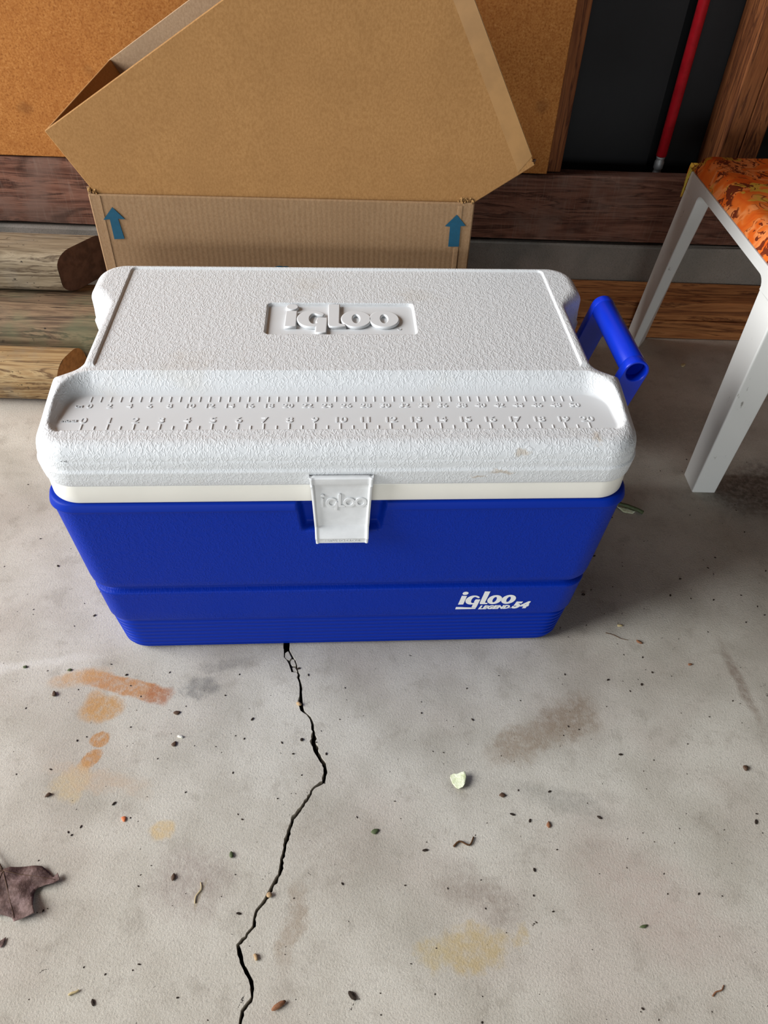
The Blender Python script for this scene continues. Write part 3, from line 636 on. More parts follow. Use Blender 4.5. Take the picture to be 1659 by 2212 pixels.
slab('side_panel', [L2(xb, 0, tk+0.0003), L2(xb, 0, dep-0.0003), L2(xb, zb-0.002, dep-0.0003), L2(xb, zb-0.004, tk+0.0003)], (-tk, 0, 0), M['kraft_low'], lb)
slab('bottom_panel', [L2(xa+tk+.0004, 0.0005, tk+0.0004), L2(xb-tk-.0004, 0.0005, tk+0.0004), L2(xb-tk-.0004, 0.0005, dep-0.0004), L2(xa+tk+.0004, 0.0005, dep-0.0004)], (0, 0, tk), M['kraft_low'], lb)
for x_, dx in ((xt+0.0095, 0.0085), (xb-0.0215, 0.0)):                     # folded creases beside the corners
    slab('corner_crease', [L2(x_, 0.0, -0.0006), L2(x_+0.006, 0.0, -0.0009), L2(x_+0.006, zb-0.003, -0.0009), L2(x_, zb-0.003, -0.0006)], (0, 0.0006, 0), M['kraft_low'], lb, 0.0002)
for pts in ([(-0.3041,0.4032),(-0.319,0.3865),(-0.3105,0.3874),(-0.3103,0.3607),(-0.2968,0.3617),(-0.2996,0.3883),(-0.2908,0.3879)], [(0.1406,0.4058),(0.1263,0.3901),(0.1331,0.3896),(0.1332,0.3624),(0.1475,0.3628),(0.147,0.3906),(0.1537,0.3914)]):
    slab('printed_arrow', [L2(x, z, -0.0014) for x, z in pts], (0, 0.0002, 0), M['ink'], lb, 0)
arc = [L2(-0.094+0.016*math.cos(a), 0.3125+0.016*math.sin(a), -0.0003) for a in np.linspace(2.5, 1.2, 8)]+[L2(-0.094+0.0115*math.cos(a), 0.3125+0.0115*math.sin(a), -0.0003) for a in np.linspace(1.2, 2.5, 8)]
slab('printed_mark', arc, (0, 0.0002, 0), M['ink'], lb, 0)
arc = [L2(-0.0865+(p[0]-L2(-0.094, 0)[0])*0.8-0.0, 0.3155+(p[2]-0.3125)*0.8, -0.0003) for p in arc]
slab('printed_mark', arc, (0, 0.0002, 0), M['ink'], lb, 0)
def torn(parent, base, n, seed, mat, sx=0.012):
    r_ = random.Random(seed); bm = bmesh.new()
    for k in range(n):
        m = Matrix.Translation(Vector(base)+Vector((r_.uniform(-sx, sx), r_.uniform(-0.002, 0.003), r_.uniform(-0.001, 0.004)))) @ Matrix.Rotation(r_.uniform(0, 3), 4, 'Z') @ Matrix.Rotation(r_.uniform(0, 3), 4, 'X')
        bmesh.ops.create_cone(bm, cap_ends=True, segments=5, radius1=r_.uniform(0.0010, 0.0022), radius2=0.0005, depth=r_.uniform(0.002, 0.005), matrix=m)
    from_bm('torn_corner', bm, mat, parent)
torn(lb, L2(xa+0.004, zb-0.0005, 0.004), 16, 1, M['torn'], 0.006); torn(lb, L2(xb-0.011, zb-0.0005, 0.003), 22, 2, M['torn'], 0.010)

ub = empty('tilted_cardboard_box', (-0.183, 0.2365, 0.182)); tag(ub, 'plain brown cardboard box tipped on its corner inside the other box', 'cardboard box')
DV = Vector((-0.006, 0.318, 0.0015))
QA, QB, QC, QT = [Vector(p)-ub.location for p in ((-0.3677, 0.2330, 0.4912), (-0.1835, 0.2365, 0.1812), (0.2335, 0.2444, 0.4678), (0.0698, 0.2413, 0.7572))]
DU = DV.normalized()
ny = DU*0.0045
def inset(a, b):                                         # in-plane inward normal of edge a-b, 4.5 mm
    e = (b-a).normalized(); return DU.cross(e)*0.0045
slab('front_panel', [QA, QB, QC, QT], ny, M['kraft'], ub, 0.001)
slab('back_panel', [p+DV-ny for p in (QA, QB, QC, QT)], ny, M['kraft_in'], ub)
for nm, a, b in (('side_panel', QA, QB), ('side_panel', QB, QC), ('side_panel', QC, QT)):
    i_ = inset(a, b)
    if i_.dot((QA+QC)/2-a) < 0: i_ = -i_
    e = (b-a).normalized()*0.0003
    slab(nm, [a+ny*1.06+e, b+ny*1.06-e, b+DV-ny*1.06-e, a+DV-ny*1.06+e], i_, M['kraft'] if nm else None, ub)
# packing tape along the closed right-hand edge
e = (QT-QC).normalized(); inw = (QB-QC).normalized()
slab('packing_tape', [QC+e*0.012-ny*0.04, QT-e*0.002-ny*0.04, QT-e*0.002+inw*0.020-ny*0.04, QC+e*0.004+inw*0.022-ny*0.04], -ny*0.03, M['tape'], ub, 0)
out_ = DU.cross(e); out_ = out_ if out_.dot(inw) < 0 else -out_
slab('packing_tape', [QC+e*0.012+out_*0.0004, QT-e*0.002+out_*0.0004, QT-e*0.002+DU*0.05+out_*0.0004, QC+e*0.012+DU*0.05+out_*0.0004], out_*0.0002, M['tape'], ub, 0)
torn(ub, QC+ny*0.6+Vector((-0.002, 0, 0.001)), 8, 5, M['endgrain_dark'], 0.003)

# ------------------------------------------------------------------ stacked timbers on the left
def timber(name, label, x_end, skew, y0, y1, z0, z1, mat, endmat, rnd, cham, group=None):
    t = empty(name, ((x_end-1.6)/2, (y0+y1)/2, z0)); tag(t, label, 'timber', group)
    cx, cy, cz = t.location
    prof_ = []
    hw, hh = (y1-y0)/2, (z1-z0)/2; k = 6
    for (sy, sz, a0) in ((1, 1, 0), (-1, 1, 90), (-1, -1, 180), (1, -1, 270)):
        ry, rz = rnd if sy < 0 else (rnd[0]*0.8, rnd[1])
        for i in range(k+1):
            a = math.radians(a0+90*i/k); prof_.append((sy*(hw-ry)+ry*math.cos(a), hh+sz*(hh-rz)+rz*math.sin(a)))
    n = 40; V, fs = [], []; m = len(prof_)
    for i in range(n+1):
        x = -1.6+(x_end+1.6)*i/n
        for (py, pz) in prof_:
            sk = skew*(py+hw)/(2*hw)*(i/n)**8
            V.append((x+sk-cx, py+0.0015*math.sin(x*9+py*40)*0.6, pz+0.0010*math.sin(x*7+2)))
    for i in range(n):
        for j in range(m): a = i*m+j; b = i*m+(j+1) % m; fs.append((a, b, b+m, a+m))
    fs.append([j for j in range(m)]); 
    o = from_data('log_body', V, fs, mat, t, True)
    # end grain face
    E_ = [V[n*m+j] for j in range(m)]; c = Vector((sum(p[0] for p in E_)/m, sum(p[1] for p in E_)/m, sum(p[2] for p in E_)/m))
    VV = [tuple(c+Vector((0.0006, 0, 0)))]+[(p[0]+0.0003+0.0006*math.sin(5*j), p[1], p[2]) for j, p in enumerate(E_)]
    from_data('cut_end', VV, [(0, j+1, (j+1) % m+1) for j in range(m)], endmat, t)
timber('landscape_timber', 'weathered timber on top of the stack, with a dark cut end', -0.517, 0.058, 0.498, 0.600, 0.128, 0.205, M['timber'], M['endgrain_dark'], (0.030, 0.024), 0.02)
timber('landscape_timber', 'wide greenish timber lying under the dark-ended timber', -0.360, 0.0, 0.428, 0.585, 0.0, 0.127, M['timber_green'], M['endgrain'], (0.060, 0.055), 0.02)
timber('landscape_timber', 'short tan timber on the floor in front of the stack', -0.502, 0.024, 0.338, 0.424, 0.0, 0.082, M['timber_tan'], M['endgrain'], (0.036, 0.034), 0.02)

# ------------------------------------------------------------------ lumber on the right
for z0, z1, y0, lab in ((0.0005, 0.0405, 0.631, 'lower pine board lying on the floor along the curb'), (0.0412, 0.0815, 0.633, 'upper pine board stacked along the curb behind the stool')):
    bm = rough_bm(box_bm(0.20, 1.75, y0, 0.7185, z0, z1, 0.003), 0.0004, 16)
    o = from_bm('lumber_board', bm, M['lumber']); tag(o, lab, 'board')

# ------------------------------------------------------------------ stool
M['steel'] = None
def white_steel():
    n = NT('white_painted_steel')
    c = n.mix(n.math('MULTIPLY', n.mr(n.noise(60, 5, 0.7, co=n.scale(n.co, (1, 1, 0.35))), 0.64, 0.72), 0.8), lin(226, 225, 220), lin(112, 104, 92))
    return n.done(c, 0.45, n.bump(n.noise(80, 2), 0.03, 0.001), 0.4)
M['steel'] = white_steel()
def fabric():
    n = NT('orange_floral_fabric')
    warp = n.vmath('MULTIPLY', n.vmath('SUBTRACT', n.noise(34, 2, 0.6, col=True), (0.5, 0.5, 0.5)), (0.05, 0.05, 0.05))
    co = n.vmath('ADD', n.co, warp)
    flow = n.noise(9, 2, co=n.scale(n.co, (1, 1.3, 1)), col=True)
    co2 = n.vmath('ADD', n.co, n.vmath('MULTIPLY', flow, (0.12, 0.12, 0.05)))
    petals = n.noise(26, 2, 0.5, co=co2, dist=0.4)
    c = n.ramp(petals, [(0.34, lin(226, 92, 20)), (0.47, lin(238, 116, 36)), (0.56, lin(246, 150, 84)), (0.66, lin(232, 104, 26))])
    streak = n.noise(2.4, 2, 0.55, co=n.nd('ShaderNodeMapping', {'Vector': co, 'Rotation': (0, 0, 0.6), 'Scale': (46, 15, 20)}).outputs[0], dist=0.8)
    patch = n.mr(n.noise(13, 2, co=co2), 0.43, 0.5)
    c = n.mix(n.math('MULTIPLY', n.mr(n.noise(16, 2, 0.5, co=n.scale(co, (0.6, 1.5, 1))), 0.585, 0.62), 0.9), c, lin(214, 166, 58))
    dark = n.math('MULTIPLY', n.mr(streak, 0.53, 0.545), patch)
    c = n.mix(dark, c, lin(118, 46, 18))
    edge = n.math('MULTIPLY', n.mr(n.math('ABSOLUTE', n.math('SUBTRACT', petals, 0.5)), 0.0, 0.014, 1, 0), n.mr(n.noise(30, 2), 0.42, 0.52))
    c = n.mix(edge, c, lin(138, 52, 18))
    weave = n.noise(900, 1)
    return n.done(c, 0.75, n.bump(weave, 0.2, 0.0004), 0.25)
M['fabric'] = fabric(); M['hem'] = plain('yellow_fabric_back', lin(206, 186, 78), 0.8, 0.2, var=0.2)
st = empty('stool', (0.79, 0.36, 0)); tag(st, 'low white metal stool with an orange floral fabric seat', 'stool')
def stool_frame(xo, sgn):
    """one bent sheet-steel side: two channel legs and a rail; xo is the outer face, sgn points inwards"""
    def rounded(poly, r, k=4):
        out = []; n = len(poly)
        for i in range(n):
            p0, p, p1 = Vector(poly[i-1]), Vector(poly[i]), Vector(poly[(i+1) % n])
            a_ = p+(p0-p).normalized()*r; b_ = p+(p1-p).normalized()*r
            for q in range(k+1):
                t = q/k; out.append(tuple(a_*(1-t)**2+p*2*t*(1-t)+b_*t*t))
        return out
    def leg(yo0, yi0, yo1, yi1, w0, w1, v0, v1, ztop):
        n = 8; V, fs = [], []
        for i in range(n+1):
            t = i/n; yo = yo0+(yo1-yo0)*t; yi = yi0+(yi1-yi0)*t; wo = w0+(w1-w0)*t; wi = v0+(v1-v0)*t
            sec = rounded([(xo, yo), (xo+sgn*wo, yo), (xo+sgn*wo, yo+(yi-yo)*0.12), (xo+sgn*wi, yi), (xo, yi)], 0.0028)
            V += [(x-0.79, y-0.36, t*ztop+0.0002) for x, y in sec]
        m = len(sec)
        for i in range(n):
            for j in range(m): a_ = i*m+j; b_ = i*m+(j+1) % m; fs.append((a_, b_, b_+m, a_+m))
        fs.append(list(range(m))[::-1]); fs.append([n*m+j for j in range(m)])
        o = from_data('leg', V, fs, M['steel'], st); bm = bmesh.new(); bm.from_mesh(o.data); bmesh.ops.recalc_face_normals(bm, faces=bm.faces); bm.to_mesh(o.data); bm.free()
    leg(0.630, 0.585, 0.558, 0.497, 0.040, 0.046, 0.014, 0.024, 0.3302); leg(0.158, 0.203, 0.146, 0.206, 0.038, 0.048, 0.020, 0.026, 0.3302)
    pts = [(0.146, 0.3304), (0.206, 0.3304)]
    for a in np.linspace(180, 90, 6): pts.append((0.206+0.016+0.016*math.cos(math.radians(a)), 0.3304+0.0145*math.sin(math.radians(a))))
    for a in np.linspace(90, 0, 6): pts.append((0.497-0.016+0.016*math.cos(math.radians(a)), 0.3304+0.0145*math.sin(math.radians(a))))
    pts += [(0.497, 0.3304), (0.558, 0.3304), (0.553, 0.3615), (0.149, 0.3615)]
    slab('side_rail', [(xo-0.79, y-0.36, z) for y, z in pts], (sgn*0.026, 0, 0), M['steel'], st, 0.0012)
stool_frame(0.558, 1); stool_frame(1.022, -1)
def seat():
    x0, x1, y0, y1 = 0.5605, 1.02, 0.142, 0.560
    nx, nyy = 44, 40; V, fs = [], []
    r = 0.022
    for j in range(nyy+1):
        for i in range(nx+1):
            u, v = i/nx, j/nyy
            x = x0+(x1-x0)*u; y = y0+(y1-y0)*v
            d = min(min(x-x0, x1-x), min(y-y0, y1-y)); dx = min(x-x0, x1-x); dy = min(y-y0, y1-y)
            k = 1-max(0, (r-dx)/r)**2.2; k2 = 1-max(0, (r-dy)/r)**2.2
            z = 0.3635+0.0255*math.sqrt(max(0, k))*math.sqrt(max(0, k2))+0.004*math.sin(math.pi*u)*math.sin(math.pi*v)
            V.append((x-0.79, y-0.36, z+0.0006*math.sin(60*x+20*y)*k*k2))
    for j in range(nyy):
        for i in range(nx): a = j*(nx+1)+i; fs.append((a, a+1, a+nx+2, a+nx+1))
    n0 = len(V); ring = [i for i in range(nx+1)]+[(j+1)*(nx+1)-1 for j in range(1, nyy+1)]+[nyy*(nx+1)+i for i in range(nx-1, -1, -1)]+[j*(nx+1) for j in range(nyy-1, 0, -1)]
    for q in ring: V.append((V[q][0], V[q][1], 0.3622))
    m = len(ring)
    for q in range(m): fs.append((ring[q], n0+q, n0+(q+1) % m, ring[(q+1) % m]))
    fs.append([n0+q for q in range(m)])
    o = from_data('seat', V, fs, M['fabric'], st, True); o['label'] = 'orange and brown floral fabric seat'
    # cloth folded down over the far and near edges
    def flap(nm, yy, sgn, x_a, x_b, zb_, mat):
        n = 16; V, fs = [], []
        for i in range(n+1):
            x = x_a+(x_b-x_a)*i/n; b = 0.0014*math.sin(i*1.7)
            for z, o_ in ((0.372, -0.001), (0.362, 0.0022), (0.348, 0.003+b), (zb_+0.006*abs(math.sin(i*0.9)), 0.002+b)): V.append((x-0.79, yy+sgn*o_-0.36, z))
        for i in range(n):
            for k in range(3): a = i*4+k; fs.append((a, a+1, a+5, a+4))
        p = from_data(nm, V, fs, mat, o, True); md = p.modifiers.new('solid', 'SOLIDIFY'); md.thickness = 0.0008
    flap('cloth_flap', 0.5605, 1, 0.556, 1.02, 0.315, M['fabric']); flap('cloth_flap', 0.1425, -1, 0.600, 0.978, 0.318, M['fabric'])
    # folded yellow corner
    from_data('folded_corner', [(p[0]-0.79, p[1]-0.36, p[2]) for p in ((0.5568, 0.5600, 0.322), (0.5566, 0.5618, 0.350), (0.5570, 0.5600, 0.366), (0.5572, 0.550, 0.364), (0.5570, 0.553, 0.356), (0.5570, 0.5580, 0.335))], [(0, 1, 2, 3, 4, 5)], M['hem'], o)
    bpy.data.objects[o.children[-1].name].modifiers.new('solid', 'SOLIDIFY').thickness = 0.001
seat()

# ------------------------------------------------------------------ red pole in the stud bay
M['redpaint'] = plain('red_painted_shaft', lin(176, 22, 34), 0.35, 0.5, var=0.25, vscale=60); M['zinc'] = plain('zinc_ferrule', lin(172, 174, 174), 0.5, 0.5, metal=0.6)
pole = empty('tool_pole', (0.5835, 0.782, 0.1585)); tag(pole, 'red painted pole with a metal end standing between the studs', 'pole')
def cyl(nm, r, z0, z1, mat, prof_=None):
    bm = bmesh.new(); seg = 20; rings = []
    pr_ = prof_ or [(z0, r*0.9), (z0+0.001, r), (z1-0.001, r), (z1, r*0.9)]
    for z, rad in pr_: rings.append([bm.verts.new((rad*math.cos(2*math.pi*k/seg), rad*math.sin(2*math.pi*k/seg), z)) for k in range(seg)])
    for a, b in zip(rings[:-1], rings[1:]):
        for k in range(seg): bm.faces.new((a[k], a[(k+1) % seg], b[(k+1) % seg], b[k]))
    bm.faces.new(rings[0][::-1]); bm.faces.new(rings[-1])
    from_bm(nm, bm, mat, pole, True)
cyl('shaft', 0.0098, 0.150, 1.45, M['redpaint'])
cyl('ferrule', 0.009, 0, 0, M['zinc'], [(0.108, 0.0070), (0.110, 0.0085), (0.120, 0.0085), (0.122, 0.0072), (0.126, 0.0072), (0.128, 0.0090), (0.140, 0.0090), (0.142, 0.0078), (0.146, 0.0078), (0.149, 0.0088)])
cyl('metal_tip', 0.0066, 0.0, 0.108, M['zinc'])

# ------------------------------------------------------------------ litter on the floor
def leaf_mat(name, c1, c2, c3, sc=90):
    n = NT(name); a = n.noise(sc, 5, 0.65); b = n.noise(sc*4, 3)
    c = n.ramp(a, [(0.3, c3), (0.5, c1), (0.7, c2)]); return n.done(c, 0.7, n.bump(a, 0.5, 0.002, n.bump(b, 0.3, 0.0008)), 0.25)
M['leafbrown'] = leaf_mat('dry_brown_leaf', lin(98, 76, 70), lin(140, 116, 112), lin(58, 42, 38))
M['vein'] = plain('leaf_vein', lin(96, 74, 60), 0.7, 0.2)
M['leafpale'] = leaf_mat('pale_green_leaf', lin(214, 217, 184), lin(226, 228, 204), lin(184, 192, 146), 160)
M['leafgreen'] = plain('green_leaf', lin(84, 94, 62), 0.6, 0.3, var=0.4, vscale=200)
M['twig'] = plain('brown_twig', lin(96, 68, 42), 0.8, 0.2, var=0.4, vscale=300)
M['bark'] = plain('red_brown_chip', lin(142, 98, 70), 0.8, 0.2, var=0.4, vscale=300)
M['seedm'] = plain('dark_seed', lin(86, 64, 48), 0.6, 0.3, var=0.3, vscale=300)
M['straw'] = plain('straw', lin(206, 186, 140), 0.7, 0.2, var=0.2, vscale=300)
M['pebble'] = plain('orange_pebble', lin(180, 150, 112), 0.7, 0.3, var=0.3, vscale=300)

def sheet(name, outline_, zf, mat, parent, thick=0.0004, sub=3):
    bm = bmesh.new(); vs_ = [bm.verts.new((x, y, 0)) for x, y in outline_]; f = bm.faces.new(vs_)
    bmesh.ops.triangulate(bm, faces=[f])
    for _ in range(sub): bmesh.ops.subdivide_edges(bm, edges=list(bm.edges), cuts=1, use_grid_fill=True)
    bmesh.ops.triangulate(bm, faces=list(bm.faces))
    for v in bm.verts: v.co.z = zf(v.co.x, v.co.y)
    o = from_bm(name, bm, mat, parent, True)
    md = o.modifiers.new('solid', 'SOLIDIFY'); md.thickness = thick; md.offset = 1
    return o
BL = [(-0.3262,-0.4449),(-0.3196,-0.4412),(-0.308,-0.4398),(-0.297,-0.4391),(-0.2884,-0.4394),(-0.280,-0.4445),(-0.2735,-0.4496),(-0.2706,-0.4455),(-0.2662,-0.4522),(-0.2719,-0.4563),(-0.2854,-0.46),(-0.2876,-0.4638),(-0.287,-0.4678),(-0.2838,-0.4772),(-0.2796,-0.4847),(-0.2884,-0.4877),(-0.2986,-0.4916),(-0.3017,-0.4879),(-0.3152,-0.4851),(-0.3319,-0.4882),(-0.3493,-0.478),(-0.3498,-0.4651),(-0.3664,-0.4522),(-0.3521,-0.4475),(-0.3527,-0.4339),(-0.3373,-0.4374),(-0.331,-0.4418)]
lf = empty('maple_leaf', (-0.31, -0.463, 0)); tag(lf, 'large dry brown maple leaf lying on the concrete floor', 'leaf')
def blz(x, y):
    d = math.hypot(x, y); return 0.0012+0.0065*max(0, 1-abs(x*0.5+y)/0.03)*0.6+0.22*max(0, d-0.022)**1.3+0.0018*math.sin(x*210+y*60)*math.cos(y*170)+0.0012
sheet('leaf_blade', [(x+0.31, y+0.463) for x, y in BL], blz, M['leafbrown'], lf)
def strand(nm, pts, r0, r1, mat, parent, seg=6):
    bm = bmesh.new(); rings = []
    for i, p in enumerate(pts):
        a = Vector(pts[max(0, i-1)]); b = Vector(pts[min(len(pts)-1, i+1)]); t = (b-a).normalized()
        s_ = t.cross(Vector((0, 0, 1))).normalized(); u_ = s_.cross(t); r = r0+(r1-r0)*i/(len(pts)-1)
        rings.append([bm.verts.new(Vector(p)+s_*r*math.cos(2*math.pi*k/seg)+u_*r*math.sin(2*math.pi*k/seg)) for k in range(seg)])
    for a, b in zip(rings[:-1], rings[1:]):
        for k in range(seg): bm.faces.new((a[k], a[(k+1) % seg], b[(k+1) % seg], b[k]))
    bm.faces.new(rings[0][::-1]); bm.faces.new(rings[-1])
    return from_bm(nm, bm, mat, parent, True)
hub = (-0.0145, 0.0175)
for tip in ((0.012, -0.0275), (0.042, 0.0105), (-0.052, 0.010), (-0.02, -0.024), (-0.042, 0.028)):
    strand('leaf_vein', [(hub[0]+(tip[0]-hub[0])*t, hub[1]+(tip[1]-hub[1])*t, blz(hub[0]+(tip[0]-hub[0])*t, hub[1]+(tip[1]-hub[1])*t)+0.0004) for t in np.linspace(0, 0.95, 9)], 0.0006, 0.0002, M['vein'], lf)
strand('leaf_stalk', [(hub[0], hub[1], 0.006), (-0.03, 0.034, 0.004), (-0.05, 0.05, 0.002)], 0.0008, 0.0008, M['vein'], lf)
o = sheet('leaf_fragment', [(-0.3021+.305, -0.5042+.51), (-0.3017+.305, -0.5102+.51), (-0.3032+.305, -0.5134+.51), (-0.3097+.305, -0.5123+.51), (-0.3084+.305, -0.5087+.51)], lambda x, y: 0.0006+0.15*abs(x+0.001), M['leafbrown'], None, 0.0003, 2)
o.location = (-0.305, -0.51, 0); tag(o, 'small dark scrap of leaf just below the maple leaf', 'leaf')
PL = [(0.1346,-0.336),(0.1352,-0.3335),(0.139,-0.3318),(0.1425,-0.3325),(0.147,-0.3312),(0.1512,-0.3310),(0.1523,-0.3350),(0.1521,-0.3396),(0.1505,-0.3445),(0.1478,-0.3484),(0.1452,-0.3490),(0.143,-0.3501),(0.1400,-0.3480),(0.1367,-0.3432)]
pl = empty('pale_leaf', (0.143, -0.34, 0)); tag(pl, 'small pale green folded leaf on the concrete right of the crack', 'leaf')
sheet('leaf_blade', [(x-0.143, y+0.34) for x, y in PL], lambda x, y: 0.0008+0.0045*max(0, min(1, (x+0.009)/0.016))**1.5+0.12*max(0, y), M['leafpale'], pl, 0.0003)
strand('leaf_vein', [(-0.001, 0.0075, 0.0032), (0.0005, 0, 0.0030), (0.001, -0.0085, 0.0028)], 0.0003, 0.0002, M['leafpale'], pl)

def blob(name, x, y, rx, ry, rz, ang, mat, label, cat, seed=1, bend=0.0):
    r_ = random.Random(seed); bm = bmesh.new(); bmesh.ops.create_icosphere(bm, subdivisions=2, radius=1)
    ph = [r_.uniform(0, 6) for _ in range(3)]
    for v in bm.verts:
        k = 1+0.16*math.sin(3*v.co.x+ph[0])*math.cos(3*v.co.y+ph[1])+0.08*math.sin(7*v.co.z+ph[2])
        v.co = Vector((v.co.x*rx*k, v.co.y*ry*k+bend*(v.co.x**2), v.co.z*rz*k))
    for v in bm.verts: v.co = Vector((v.co.x*0.8*(1+0.25*math.sin(2.3*v.co.y/ry+ph[2])), v.co.y*0.8, v.co.z*0.75))
    mz = min(v.co.z for v in bm.verts)
    for v in bm.verts: v.co.z -= mz
    o = from_bm(name, bm, mat, None, True); o.location = (x, y, 0.0001); o.rotation_euler = (0, 0, math.radians(ang)); return tag(o, label, cat)
def twig(name, x, y, l, r, ang, mat, label, cat='twig', kink=0.2, blobs=()):
    p = [(-l/2, 0, r), (-l/6, kink*l*0.3, r*1.3), (l/5, -kink*l*0.2, r*1.2), (l/2, kink*l*0.4, r)]
    q = []
    for i in range(3):
        p0, p1, p2, p3 = [Vector(p[max(0, min(3, i+d))]) for d in (-1, 0, 1, 2)]
        for t in np.linspace(0, 1, 6)[:-1]:
            q.append(tuple(0.5*((2*p1)+(p2-p0)*t+(2*p0-5*p1+4*p2-p3)*t*t+(3*p1-p0-3*p2+p3)*t**3)))
    q.append(p[-1])
    o = strand(name, q, r, r*0.7, mat, None); o.location = (x, y, 0.0001); o.rotation_euler = (0, 0, math.radians(ang)); return tag(o, label, cat)
blob('seed', 0.1919, -0.3552, 0.0036, 0.0032, 0.0014, 0, M['seedm'], 'round dark brown seed right of the pale leaf', 'seed', 3)
twig('twig', 0.1452, -0.4098, 0.024, 0.0011, 14, M['twig'], 'short brown curled twig below the round dark seed', 'twig', 0.5)
blob('bark_chip', -0.0364, -0.5581, 0.0085, 0.0032, 0.0022, 32, M['bark'], 'red-brown bark chip beside the crack at the bottom', 'bark chip', 4)
blob('husk', -0.0619, -0.5188, 0.003, 0.0042, 0.0018, 15, M['pebble'], 'pale orange husk just right of the lower crack', 'husk', 5)
blob('pebble', -0.0553, -0.4632, 0.0036, 0.0034, 0.0024, 0, M['pebble'], 'small yellowish pebble sitting in the lower crack', 'pebble', 6)
blob('pebble', -0.0436, -0.2455, 0.0042, 0.0032, 0.0024, -30, M['pebble'], 'small orange pebble sitting in the upper crack', 'pebble', 8)
blob('leaf_bit', 0.0502, -0.398, 0.0045, 0.0034, 0.0012, 20, M['leafgreen'], 'tiny green leaf bit right of the middle of the crack', 'leaf', 9)
strip = empty('green_leaf_curl', (0.4418, 0.112, 0)); tag(strip, 'curled dark green leaf on the floor beside the cooler rim', 'leaf')
strand('leaf_roll', [(-0.028, 0.010, 0.004), (-0.014, 0.009, 0.0055), (0.0, 0.004, 0.0055), (0.014, -0.003, 0.0045), (0.022, -0.009, 0.004)], 0.0028, 0.0030, M['leafgreen'], strip)
sheet('leaf_blade', [(-0.018, 0.006), (0.0, 0.002), (0.012, -0.004), (0.006, -0.009), (-0.008, -0.006)], lambda x, y: 0.001+0.2*max(0, y+0.006), M['leafpale'], strip, 0.0003, 2)
blob('leaf_bit', 0.6505, 0.5308, 0.009, 0.005, 0.002, 40, M['straw'], 'small yellow leaf bit on the floor between the stool legs', 'leaf', 10)
blob('bark_chip', 0.3978, -0.1424, 0.0060, 0.0022, 0.0018, -35, M['bark'], 'red-brown chip on the floor right of the cooler foot', 'bark chip', 11)
blob('bark_chip', 0.4560, -0.176, 0.0045, 0.0018, 0.0015, 10, M['bark'], 'thin tan chip farthest right on the lit floor', 'bark chip', 15)
blob('husk', 0.3779, -0.1155, 0.0055, 0.0025, 0.0016, 5, M['straw'], 'yellow husk on the floor right of the cooler decal', 'husk', 12)
twig('twig', 0.3700, -0.134, 0.030, 0.0005, -24, M['twig'], 'thin straight twig between the yellow husk and red-brown chip', 'twig', 0.1)
blob('leaf_bit', -0.34, -0.2377, 0.0035, 0.0045, 0.0022, 20, M['seedm'], 'small black leaf bit left of the long rust stain', 'leaf', 13)
blob('leaf_bit', -0.307, -0.3636, 0.0048, 0.0022, 0.0020, 30, M['seedm'], 'small black leaf bit below the rust spots', 'leaf', 14)
blob('leaf_bit', -0.1543, -0.4472, 0.0024, 0.0044, 0.0016, 0, M['seedm'], 'dark speck on the brown smudge left of the crack', 'leaf', 16)
twig('straw', -0.1262, -0.462, 0.020, 0.0006, 78, M['straw'], 'short straw on the brown smudge left of the crack', 'straw', 0.25)
blob('petal', -0.2189, -0.3887, 0.0034, 0.0040, 0.0012, 10, plain('orange_petal', lin(206, 118, 74), 0.6, 0.3), 'tiny orange petal at the left of the floor', 'petal', 17)
blob('bark_chip', 0.2387, -0.3877, 0.0022, 0.0044, 0.0014, -8, M['bark'], 'small rust-brown chip below the round seed, right side', 'bark chip', 18)
blob('leaf_bit', -0.099, -0.4243, 0.0028, 0.0044, 0.0016, 10, M['leafgreen'], 'dark green speck left of the crack', 'leaf', 19)
blob('paint_flake', -0.1777, -0.2911, 0.0062, 0.0022, 0.0010, -15, plain('white_flake', lin(232, 230, 216), 0.6, 0.3), 'white paint flake right of the rust spots', 'flake', 20)
blob('mud_crumb', -0.1830, -0.3005, 0.0036, 0.0042, 0.0012, -15, M['seedm'], 'brown crumb beside the white paint flake', 'crumb', 21)
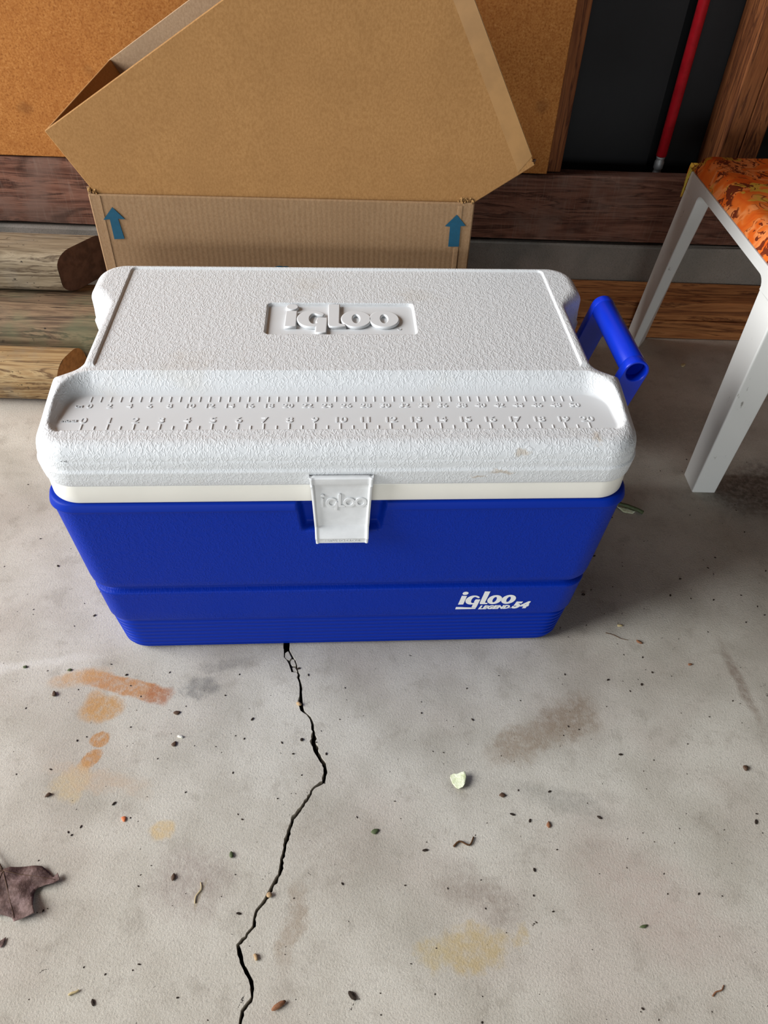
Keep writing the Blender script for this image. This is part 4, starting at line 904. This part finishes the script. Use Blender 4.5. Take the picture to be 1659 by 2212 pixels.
blob('mud_crumb', -0.1880, -0.2600, 0.0048, 0.0034, 0.0010, 15, M['seedm'], 'brown crumb at the end of the long rust stain', 'crumb', 22)
twig('straw', -0.2245, -0.5495, 0.009, 0.0011, 25, M['straw'], 'short pale straw at the bottom left of the floor', 'straw', 0.1)
twig('twig', 0.3751, -0.5431, 0.016, 0.0007, 30, M['bark'], 'thin reddish twig near the bottom right of the floor', 'twig', 0.2)
blob('mud_crumb', 0.4792, -0.3182, 0.0042, 0.0040, 0.0022, 0, M['seedm'], 'dark grey crumb at the right edge of the floor', 'crumb', 23)
blob('leaf_bit', 0.3177, -0.4879, 0.0044, 0.0018, 0.0012, 15, M['leafgreen'], 'tiny olive leaf bit at the lower right of the floor', 'leaf', 24)
blob('leaf_bit', -0.388, -0.2, 0.0044, 0.0024, 0.0012, 15, M['leafgreen'], 'tiny green leaf bit at the left edge of the floor', 'leaf', 25)
blob('leaf_bit', -0.332, -0.203, 0.0030, 0.0022, 0.0012, 15, M['leafgreen'], 'tiny green leaf bit above the long rust stain', 'leaf', 26)

def grit():
    V, fs = [], []
    r_ = random.Random(11)
    ico = bmesh.new(); bmesh.ops.create_icosphere(ico, subdivisions=1, radius=1); iv = [v.co.copy() for v in ico.verts]; ifc = [[v.index for v in f.verts] for f in ico.faces]; ico.free()
    k = 0
    while k < 620:
        x, y = r_.uniform(-0.5, 0.75), r_.uniform(-0.62, 0.30)
        if -0.32 < x < 0.32 and y > -0.19: continue
        if y > 0.3 and x < 0: continue
        s_ = 0.00055*math.exp(r_.gauss(0, 0.5)); a = r_.uniform(0, 3.1); el = r_.uniform(1, 2.4); n0 = len(V)
        for p in iv:
            px, py = p.x*s_*el, p.y*s_; V.append((x+px*math.cos(a)-py*math.sin(a), y+px*math.sin(a)+py*math.cos(a), s_*0.55*(p.z+0.8)))
        fs.extend([[n0+i for i in f] for f in ifc]); k += 1
    o = from_data('floor_grit', V, fs, plain('dark_grit', lin(58, 48, 40), 0.9, 0.2, var=0.5, vscale=30)); tag(o, 'dark grit and crumbs scattered over the concrete floor', 'grit', kind='stuff')
grit()
